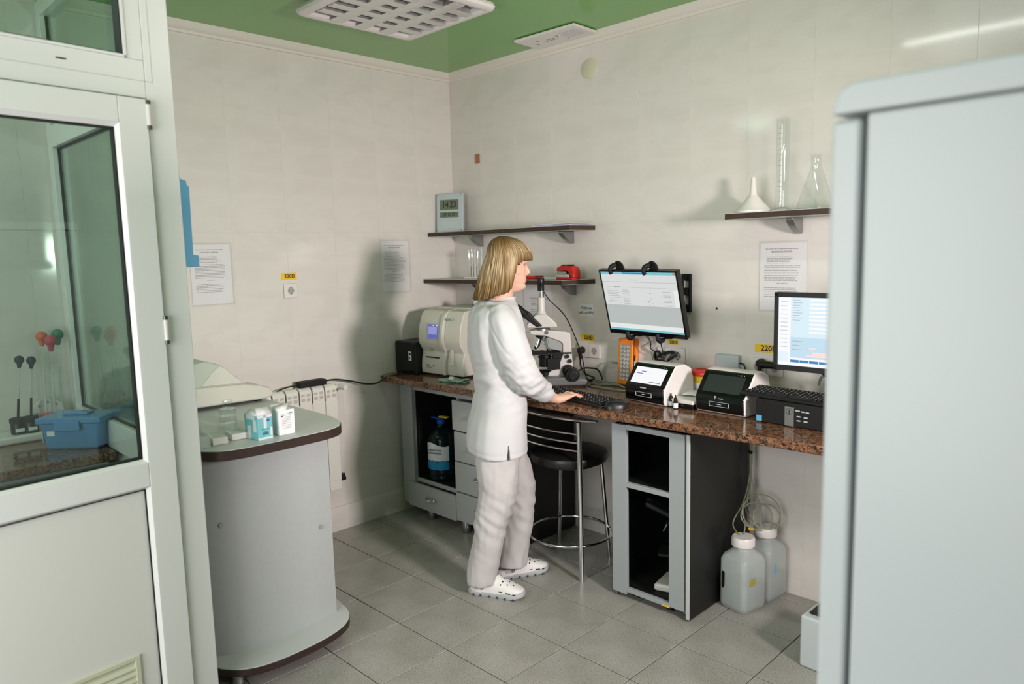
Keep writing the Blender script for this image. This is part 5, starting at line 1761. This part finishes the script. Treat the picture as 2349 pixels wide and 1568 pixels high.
nails = []
hand(ARM_R[-1], (.122, .088, -.006), (-.585, .81, 0), .9215, nails, 1)
hand(ARM_L[-1], (.12, -.035, -.01), (-.28, -.96, 0), .8985, nails, -1)
bme = baked(body, [M['skin']], .0032, 3, 'body')
eyes = [hrot((.1405, s_ * .0305, 1.5515)) for s_ in (-1, 1)]
for v in bme.vertices:
    if v.co.z > 1.43:
        for e in eyes:
            d = (v.co - e)
            q = math.exp(-(d.x ** 2 / .0009 + d.y ** 2 / .00022 + d.z ** 2 / .00010))
            v.co -= (RZ(HY) @ Vector((.0065 * q, 0, 0)))
bo = put('body', bme, M['skin'], ps)
for s_, e in zip((-1, 1), eyes):
    c = hrot((.1312, s_ * .0300, 1.5505))
    eb = put('eye', MB().sphere((0, 0, 0), .0118, 20, 14), M['eyew'], bo, loc=c, rot=(0, 0, HY + s_ * .08))
    put('lash', MB().tube([(.0092, -.012, .0035), (.0122, -.005, .0056), (.0122, .005, .0056), (.0092, .012, .0030)], .0017, n=6, sub=5), M['brow'], bo, loc=c, rot=(0, 0, HY + s_ * .25))
    put('iris', MB().sphere((.0076, 0, 0), (.0052, .0064, .0064), 14, 10), M['eyed'], bo, loc=c, rot=(0, 0, HY + s_ * .08))
    put('eyebrow', MB().tube([hrot((.1625, s_ * .014, 1.572)), hrot((.158, s_ * .030, 1.5765)), hrot((.139, s_ * .049, 1.572))], [.0022, .0026, .0012], n=6, sub=5), M['brow'], bo)
lp_ = MB()
lp_.tube([hrot((.1370, -.0225, 1.4805)), hrot((.1485, -.011, 1.4845)), hrot((.1525, 0, 1.4845)), hrot((.1485, .011, 1.4845)), hrot((.1370, .0225, 1.4805))], [.0008, .0024, .0026, .0024, .0008], n=8, sub=5)
lp_.tube([hrot((.1370, -.0215, 1.4800)), hrot((.1475, -.010, 1.4768)), hrot((.1510, 0, 1.4760)), hrot((.1475, .010, 1.4768)), hrot((.1370, .0215, 1.4800))], [.0008, .0026, .0030, .0026, .0008], n=8, sub=5)
put('lips', lp_, M['lips'], bo)
for p, dd, s_, nl, r_ in nails:
    m4 = Matrix((dd.to_4d(), s_.to_4d(), nl.to_4d(), (0, 0, 0, 1))).transposed()
    m4 = Matrix(((dd.x, s_.x, nl.x, p.x), (dd.y, s_.y, nl.y, p.y), (dd.z, s_.z, nl.z, p.z), (0, 0, 0, 1)))
    nb = MB()
    nb.rings([[m4 @ Vector(q) for q in ((-.006, -r_ * .55, h - .0015), (.0035, -r_ * .48, h - .002), (.0055, 0, h - .0018), (.0035, r_ * .48, h - .002), (-.006, r_ * .55, h - .0015), (-.0068, 0, h + .0005))] for h in (0, .0016)], smooth=False)
    put('fingernail', nb, M['nail'], bo)
rg = put('ring', MB().tube([Vector(ARM_R[-1]) + Vector((.074, .064, .004)) + Vector((0, .0098 * math.cos(a), .0098 * math.sin(a))) for a in [2 * PI * q / 16 for q in range(16)]], .0014, n=6, closed=True), M['chrome'], bo)
br = Vector(ARM_L[-1]) + Vector((-.03, -.006, .008))
put('bracelet', MB().tube([br + Vector((.010 * math.cos(a) * .3, .029 * math.cos(a), .028 * math.sin(a))) for a in [2 * PI * q / 20 for q in range(20)]], .002, n=6, closed=True), mat('red_cord', (.50, .10, .10), .5), bo)


# ---- hair: thick blunt bob with a fringe, lying over the skull
def hair_shell():
    mb = MB()
    uvs = {}
    NT, NS = 300, 30
    crown = Vector((.042, 0, 1.684))

    def pt(th, s, off):
        a = abs(th)
        c = math.degrees(a)
        # lowest point of the lock at this angle (0 = face front, 180 = nape)
        tip = interp([(0, 1.574), (40, 1.573), (58, 1.566), (68, 1.555), (75, 1.51), (80, 1.452), (87, 1.434), (98, 1.424), (125, 1.408), (180, 1.398)], c)
        tip += (.007 * noise.noise(Vector((th * 9, 3.1, 0))) + .011 * noise.noise(Vector((th * 31, 1.7, 0)))) * (1 if c > 60 else .8)
        z = crown.z + (tip - crown.z) * (s ** 1.12 if s < 1 else 1)
        h = min(1, max(0, (crown.z - z) / .105))
        dome = math.sqrt(max(0, 1 - (1 - h) ** 2.3))
        low = max(0, (1.60 - z) / .20)
        fa = .128 + .002 * low                      # towards the face
        ba = .080 + .058 * low ** .75
        sa = .086 + .020 * math.sin(min(1, low * 1.2) * PI / 2) - .012 * max(0, low - .75)
        if c > 40 and c < 95:
            sa += .004
        cx = .056 - .010 * low
        # tuck the side locks in towards the jaw
        x = math.cos(th) * (fa if math.cos(th) > 0 else ba)
        y = math.sin(th) * sa
        rr = dome
        lock = .0016 * math.sin(th * 27 + 5 * noise.noise(Vector((th * 2, z * 5, 0)))) + .0058 * noise.noise(Vector((th * 9, z * 7, 4))) + .0042 * noise.noise(Vector((th * 34, z * 7, 9))) + .0022 * noise.noise(Vector((th * 80, z * 6, 2)))
        k = 1 + (lock * (.25 + .75 * h) * 1.1 - off) / .10
        cx2 = crown.x + (cx - crown.x) * h
        return hrot((cx2 + x * rr * k, y * rr * k, z + (off * -.9 if h < .5 else 0)))

    def th_of(i):
        return -PI + 2 * PI * i / NT
    rows = []
    for off in (0, .014):
        g = []
        for i in range(NT):
            th = th_of(i)
            col_ = []
            for j in range(NS + 1):
                s = (j / NS)
                v = mb.bm.verts.new(pt(th, max(.004, s), off))
                uvs[v] = (th / (2 * PI) + .5, 1 - s)
                col_.append(v)
            g.append(col_)
        rows.append(g)
    for q, g in enumerate(rows):
        for i in range(NT):
            a, b = g[i], g[(i + 1) % NT]
            for j in range(NS):
                mb.face([a[j], b[j], b[j + 1], a[j + 1]], 0, True)
    for i in range(NT):
        a, b = rows[0], rows[1]
        n_ = (i + 1) % NT
        mb.face([a[i][NS], a[n_][NS], b[n_][NS], b[i][NS]], 0, True)
    for g in rows:
        mb.face([g[i][0] for i in range(NT)], 0, True)
    ul = mb.bm.loops.layers.uv.new('UVMap')
    for f in mb.bm.faces:
        us = [uvs[l.vert][0] for l in f.loops]
        wrap = max(us) - min(us) > .5
        for l in f.loops:
            u_, v_ = uvs[l.vert]
            l[ul].uv = (u_ + 1 if wrap and u_ < .5 else u_, v_)
    return mb


hr = hair_shell()
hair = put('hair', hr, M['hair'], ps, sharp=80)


# ---- clothes
def crease(me, amp, fn):
    vs_ = me.vertices
    nrm = [v.normal.copy() for v in vs_]
    for v, n_ in zip(vs_, nrm):
        v.co += n_ * fn(v.co) * amp


tu = MB()
xs_b = [(.685, -.146), (.73, -.146), (.80, -.136), (.90, -.112), (1.0, -.094), (1.07, -.101), (1.17, -.122), (1.25, -.125), (1.33, -.113), (1.365, -.095), (1.39, -.070), (1.402, -.045)]
xs_f = [(.685, .135), (.73, .133), (.80, .130), (.90, .136), (1.0, .126), (1.07, .126), (1.17, .134), (1.25, .135), (1.33, .117), (1.365, .108), (1.39, .098), (1.402, .092)]
ys_b = [(.685, .202), (.73, .202), (.80, .200), (.90, .186), (1.0, .164), (1.07, .165), (1.17, .180), (1.25, .190), (1.31, .192), (1.345, .170), (1.37, .125), (1.39, .085), (1.402, .062)]
R = []
z = .690
while z < 1.4021:
    b0, f0, w_ = interp(xs_b, z), interp(xs_f, z), interp(ys_b, z)
    cx = (b0 + f0) / 2
    R.append(sup(cx, 0, cx - b0, f0 - cx, w_, z, 64, 2.35, TY))
    z += .0119
tu.rings(R)
limb(tu, [(.035, -.135, 1.330), (.050, -.158, 1.285), (.088, -.176, 1.175), (.135, -.168, 1.058), (.180, -.102, 1.008), (.226, -.050, .962)], [.062, .074, .078, .070, .059, .047], 28, 6)
limb(tu, [(-.02, .135, 1.330), (-.012, .165, 1.285), (.002, .205, 1.175), (.05, .255, 1.058), (.078, .270, 1.01), (.112, .280, .968)], [.062, .072, .074, .068, .058, .050], 28, 6)
# stand collar
R = []
for z, a, q in ((1.365, .074, .0), (1.39, .067, .006), (1.408, .063, .011), (1.413, .061, .012), (1.410, .052, .012), (1.37, .04, .006)):
    R.append(sup(.030 + q, 0, a * 1.02, a * 1.02, a * .95, z, 40, 2.0, TY))
tu.rings(R)
# the side slits are cut out of the hem
sl = MB()
for s_ in (-1, 1):
    for q in [(.012, s_ * .2)]:
        sl.rings([[RZ(TY) @ Vector((.012 + w_, s_ * y, z)) for w_, z in ((-.011, .66), (.011, .66), (.001, .755), (-.001, .755))] for y in (.16, .26)], smooth=False)
tme = baked(tu, [M['coat']], .0062, 4, 'tunic', sl)


def sstep(a, b, x):
    t = min(1, max(0, (x - a) / (b - a)))
    return t * t * (3 - 2 * t)


def tun(c):
    v = 0
    arm = 1 if (c.y < -.10 and c.z > .93 and c.x > -.03) else 0
    # diagonal drag lines from the waist, finer at the elbow
    waist = math.exp(-((c.z - 1.03) / .11) ** 2)
    v += waist * .9 * noise.noise(Vector((c.x * 9 + c.z * 6, c.y * 9, c.z * 34 - c.x * 16)))
    v += .35 * noise.noise(Vector((c.x * 8, c.y * 8, c.z * 5)))
    up = sstep(1.08, 1.2, c.z)
    v += up * .55 * noise.noise(Vector((c.x * 26 + c.z * 9, c.y * 22, c.z * 7)))
    skirt = sstep(.98, .86, c.z)
    v += skirt * .35 * noise.noise(Vector((c.x * 20, c.y * 20, c.z * 2.5)))
    if arm:
        el = math.exp(-((c - Vector((.135, -.165, 1.055))).length / .10) ** 2)
        v += el * 1.0 * noise.noise(Vector((c.x * 30 + c.z * 34, c.y * 12, c.z * 16 - c.x * 18)))
    # armhole seam
    d = (c - Vector((.03, -.135, 1.29)))
    rr = abs(d.dot(Vector((.28, -.62, .42)).normalized()) - .035)
    if c.z > 1.16 and c.y < -.06:
        v -= .22 * math.exp(-(rr / .006) ** 2)
    # centre back seam and stitched hem line
    b = RZ(-TY) @ c
    if b.x < -.05:
        v -= .2 * math.exp(-((b.y + .02) / .005) ** 2)
    v -= .15 * math.exp(-((c.z - .714) / .005) ** 2)
    return v


crease(tme, .0125, tun)
for v in tme.vertices:      # hem hangs a little lower at the front and near side
    if v.co.z < .9:
        k = (.9 - v.co.z) / .2
        v.co.z += k * (-.012 * (v.co.x / .14) * 0 - .010 * (1 - abs(v.co.x) / .15) + .008 * (-v.co.x / .15 if v.co.x < 0 else 0))
put('tunic', tme, M['coat'], ps)

trs = MB()
R = []
for z, cx, a, b in ((.96, .008, .078, .13), (.88, .006, .088, .145), (.80, .003, .105, .160), (.72, .006, .115, .168), (.66, .012, .10, .15)):
    R.append(sup(cx, 0, a, a, b, z, 44, 2.3, TY))
trs.rings(R)


def leg(tab):
    R = []
    n_ = 28
    zs = [t[0] for t in tab]
    for i in range(n_ + 1):
        z = zs[0] + (zs[-1] - zs[0]) * i / n_
        tt = list(reversed(tab))
        g = lambda q: interp([(t[0], t[q]) for t in tt], z)
        R.append(sup(g(1), g(2), g(3), g(3), g(4), z, 36, 2.15))
    trs.rings(R)


leg([(.80, .004, -.078, .096, .082), (.66, .0, -.085, .102, .092), (.535, .000, -.086, .094, .088), (.47, -.012, -.086, .086, .084), (.32, -.046, -.084, .076, .078), (.19, -.071, -.074, .074, .076), (.10, -.085, -.064, .072, .074), (.062, -.091, -.060, .070, .072)])
leg([(.80, .010, .080, .096, .082), (.66, .036, .094, .100, .092), (.555, .070, .106, .093, .088), (.48, .090, .110, .088, .085), (.40, .092, .113, .083, .082), (.30, .083, .116, .080, .080), (.19, .070, .116, .076, .077), (.10, .060, .112, .074, .075), (.070, .056, .110, .073, .074)])
pme = baked(trs, [M['pants']], .0062, 3, 'trousers')


def tro(c):
    v = .5 * noise.noise(Vector((c.x * 7, c.y * 7, c.z * 6)))
    knee = math.exp(-((c.z - .40) / .15) ** 2)
    v += knee * .75 * noise.noise(Vector((c.x * 12, c.y * 10, c.z * 26 + c.x * 18)))
    low = sstep(.26, .06, c.z)
    v += low * .7 * noise.noise(Vector((c.x * 20, c.y * 18, c.z * 9)))
    top = sstep(.5, .66, c.z)
    v += top * .6 * noise.noise(Vector((c.x * 18 - c.z * 10, c.y * 16, c.z * 10)))
    v += .28 * noise.noise(Vector((c.x * 40, c.y * 40, c.z * 14)))
    return v


crease(pme, .012, tro)
put('trousers', pme, M['pants'], ps)


def clog(loc, rz, near):
    cl = MB()
    prof = [(0, .020), (.012, .030), (.04, .036), (.09, .0365), (.15, .043), (.20, .0475), (.235, .045), (.258, .035), (.270, .020), (.275, .006)]
    bend = lambda x: .006 * math.sin(x / .275 * PI)
    out = [(x, w_ + bend(x)) for x, w_ in prof] + [(x, -w_ + bend(x)) for x, w_ in reversed(prof)]
    h = [(x, .0 + max(0, (x - .21)) * .18) for x, _ in out]
    R = []
    for zz, e in ((0, -.004), (.004, 0), (.022, .001), (.028, -.001)):
        R.append([((x - .137) * (1 + e * 7) + .137, y * (1 + e * 20), zz + k[1]) for (x, y), k in zip(out, h)])
    cl.rings(R)
    root = put('clog', cl, M['clogsole'], ps, loc=loc, rot=(0, 0, rz))
    tops = [(.095, .092), (.115, .099), (.14, .094), (.17, .082), (.20, .069), (.23, .058), (.255, .049), (.268, .042), (.2745, .034)]
    up_ = MB()
    R = []
    for x, hh in tops:
        w_ = interp(prof, x) * 1.0
        ring = []
        for k in range(19):
            a = PI * k / 18
            zz = .022 + (hh - .022) * max(0, math.sin(a)) ** .75
            sh = -.028 * math.cos(a) ** 2 * (1 if x < .1 else 0) * 0
            back = {.095: .062, .115: .05, .14: .03, .17: .01}.get(x, 0)
            ring.append((x + .032 * (x < .12) - .0 - (back + .032 * (x < .12)) * abs(math.cos(a)) ** 1.5 + (.012 if x == .14 else 0), w_ * .985 * math.copysign(abs(math.cos(a)) ** .8, math.cos(a)) + bend(x), zz))
        R.append(ring)
    up_.rings(R)
    put('upper', up_, M['clog'], root)
    hb = MB()
    R = []
    for k in range(21):
        a = PI / 2 + PI * k / 20
        cx, cy = .040 + .037 * math.cos(a), .0355 * math.sin(a)
        if k < 3 or k > 17:
            cx += .030
        n_ = Vector((math.cos(a), math.sin(a), 0)) * .0035
        c = Vector((cx, cy + .002, 0))
        R.append([c + n_ + Vector((0, 0, .020)), c + n_ * .6 + Vector((0, 0, .046)), c - n_ + Vector((0, 0, .046)), c - n_ + Vector((0, 0, .020))])
    hb.rings(R)
    put('heel_rim', hb, M['clog'], root)
    stp = MB()
    R = []
    for k in range(25):
        a = PI / 2 + PI * k / 24
        x = .078 + .076 * math.cos(a)
        y = .0415 * math.sin(a) + .003
        x = .070 + .068 * math.cos(a)
        y = .039 * math.sin(a) + .003
        n_ = Vector((math.cos(a), math.sin(a), 0)) * .0022
        z0 = .046 + .004 * math.cos(a)
        c = Vector((x, y, z0))
        R.append([c + n_ - Vector((0, 0, .009)), c + n_ + Vector((0, 0, .009)), c - n_ + Vector((0, 0, .009)), c - n_ - Vector((0, 0, .009))])
    stp.rings(R)
    put('heel_strap', stp, M['clogsole'], root)
    for s_ in (-1, 1):
        y = s_ * .0375 + .004
        put('rivet', MB().cyl((.072, y, .046), (.072, y + s_ * .005, .046), .0105, n=18), M['black'], root)
        put('rivet_ring', MB().lathe([(.0048, 0), (.0062, 0), (.0062, .001), (.0048, .001)], (.072, y + s_ * .0048, .046), 16, axis=RX(-s_ * PI / 2), cap=False), M['clog'], root)

    def surf(x, a):
        hh = interp(tops, x)
        w_ = interp(prof, x)
        return Vector((x, w_ * .985 * math.copysign(abs(math.cos(a)) ** .8, math.cos(a)) + bend(x), .022 + (hh - .022) * math.sin(a) ** .75))
    vh = MB()
    for x, a in ((.150, 1.15), (.150, 1.75), (.175, .95), (.172, 1.45), (.172, 2.0), (.200, 1.05), (.198, 1.55), (.196, 2.1), (.225, 1.2), (.222, 1.75), (.165, 2.45), (.16, .6)):
        p = surf(x, a)
        n_ = (p - Vector((x - .02, .004, .02))).normalized()
        vh.cyl(p - n_ * .002, p + n_ * .0012, .0036, n=9)
    for x in (.125, .165, .205, .238):
        for a in (.13, PI - .13):
            p = surf(x, a)
            d = (surf(x + .012, a) - p).normalized()
            n_ = Vector((0, math.copysign(1, p.y), .2)).normalized()
            u_ = d.cross(n_)
            q = [p - d * .011 - u_ * .0022, p + d * .011 - u_ * .0022, p + d * .011 + u_ * .0022, p - d * .011 + u_ * .0022]
            vh.rings([[v - n_ * .003 for v in q], [v + n_ * .0012 for v in q]], smooth=False)
    put('vent_holes', vh, M['blackm'], root, stuff=True)
    gv = MB()
    for x in (.03, .065, .11, .15, .19, .23):
        for s_ in (-1, 1):
            w_ = interp(prof, x)
            gv.box(x - .004, s_ * w_ * 1.0 + bend(x) - .004, .0005, x + .004, s_ * w_ + bend(x) + .0022, .009)
    put('sole_notches', gv, mat('sole_notch', (.25, .26, .27), .7), root, stuff=True)
    if near:
        p = surf(.128, 2.0)
        n_ = (p - Vector((.108, .004, .02))).normalized()
        q = [p + Vector((dx, dy, 0)) for dx, dy in ((-.007, -.001), (-.001, .0), (.001, .004), (.007, .001), (.002, -.002), (.002, -.006), (-.002, -.003))]
        put('red_mark', MB().rings([[v - n_ * .003 for v in q], [v + n_ * .0014 for v in q]], smooth=False), M['redlid'], root)


clog((-.150, -.036, 0), math.radians(-18), True)
clog((-.025, .092, 0), math.radians(20), False)
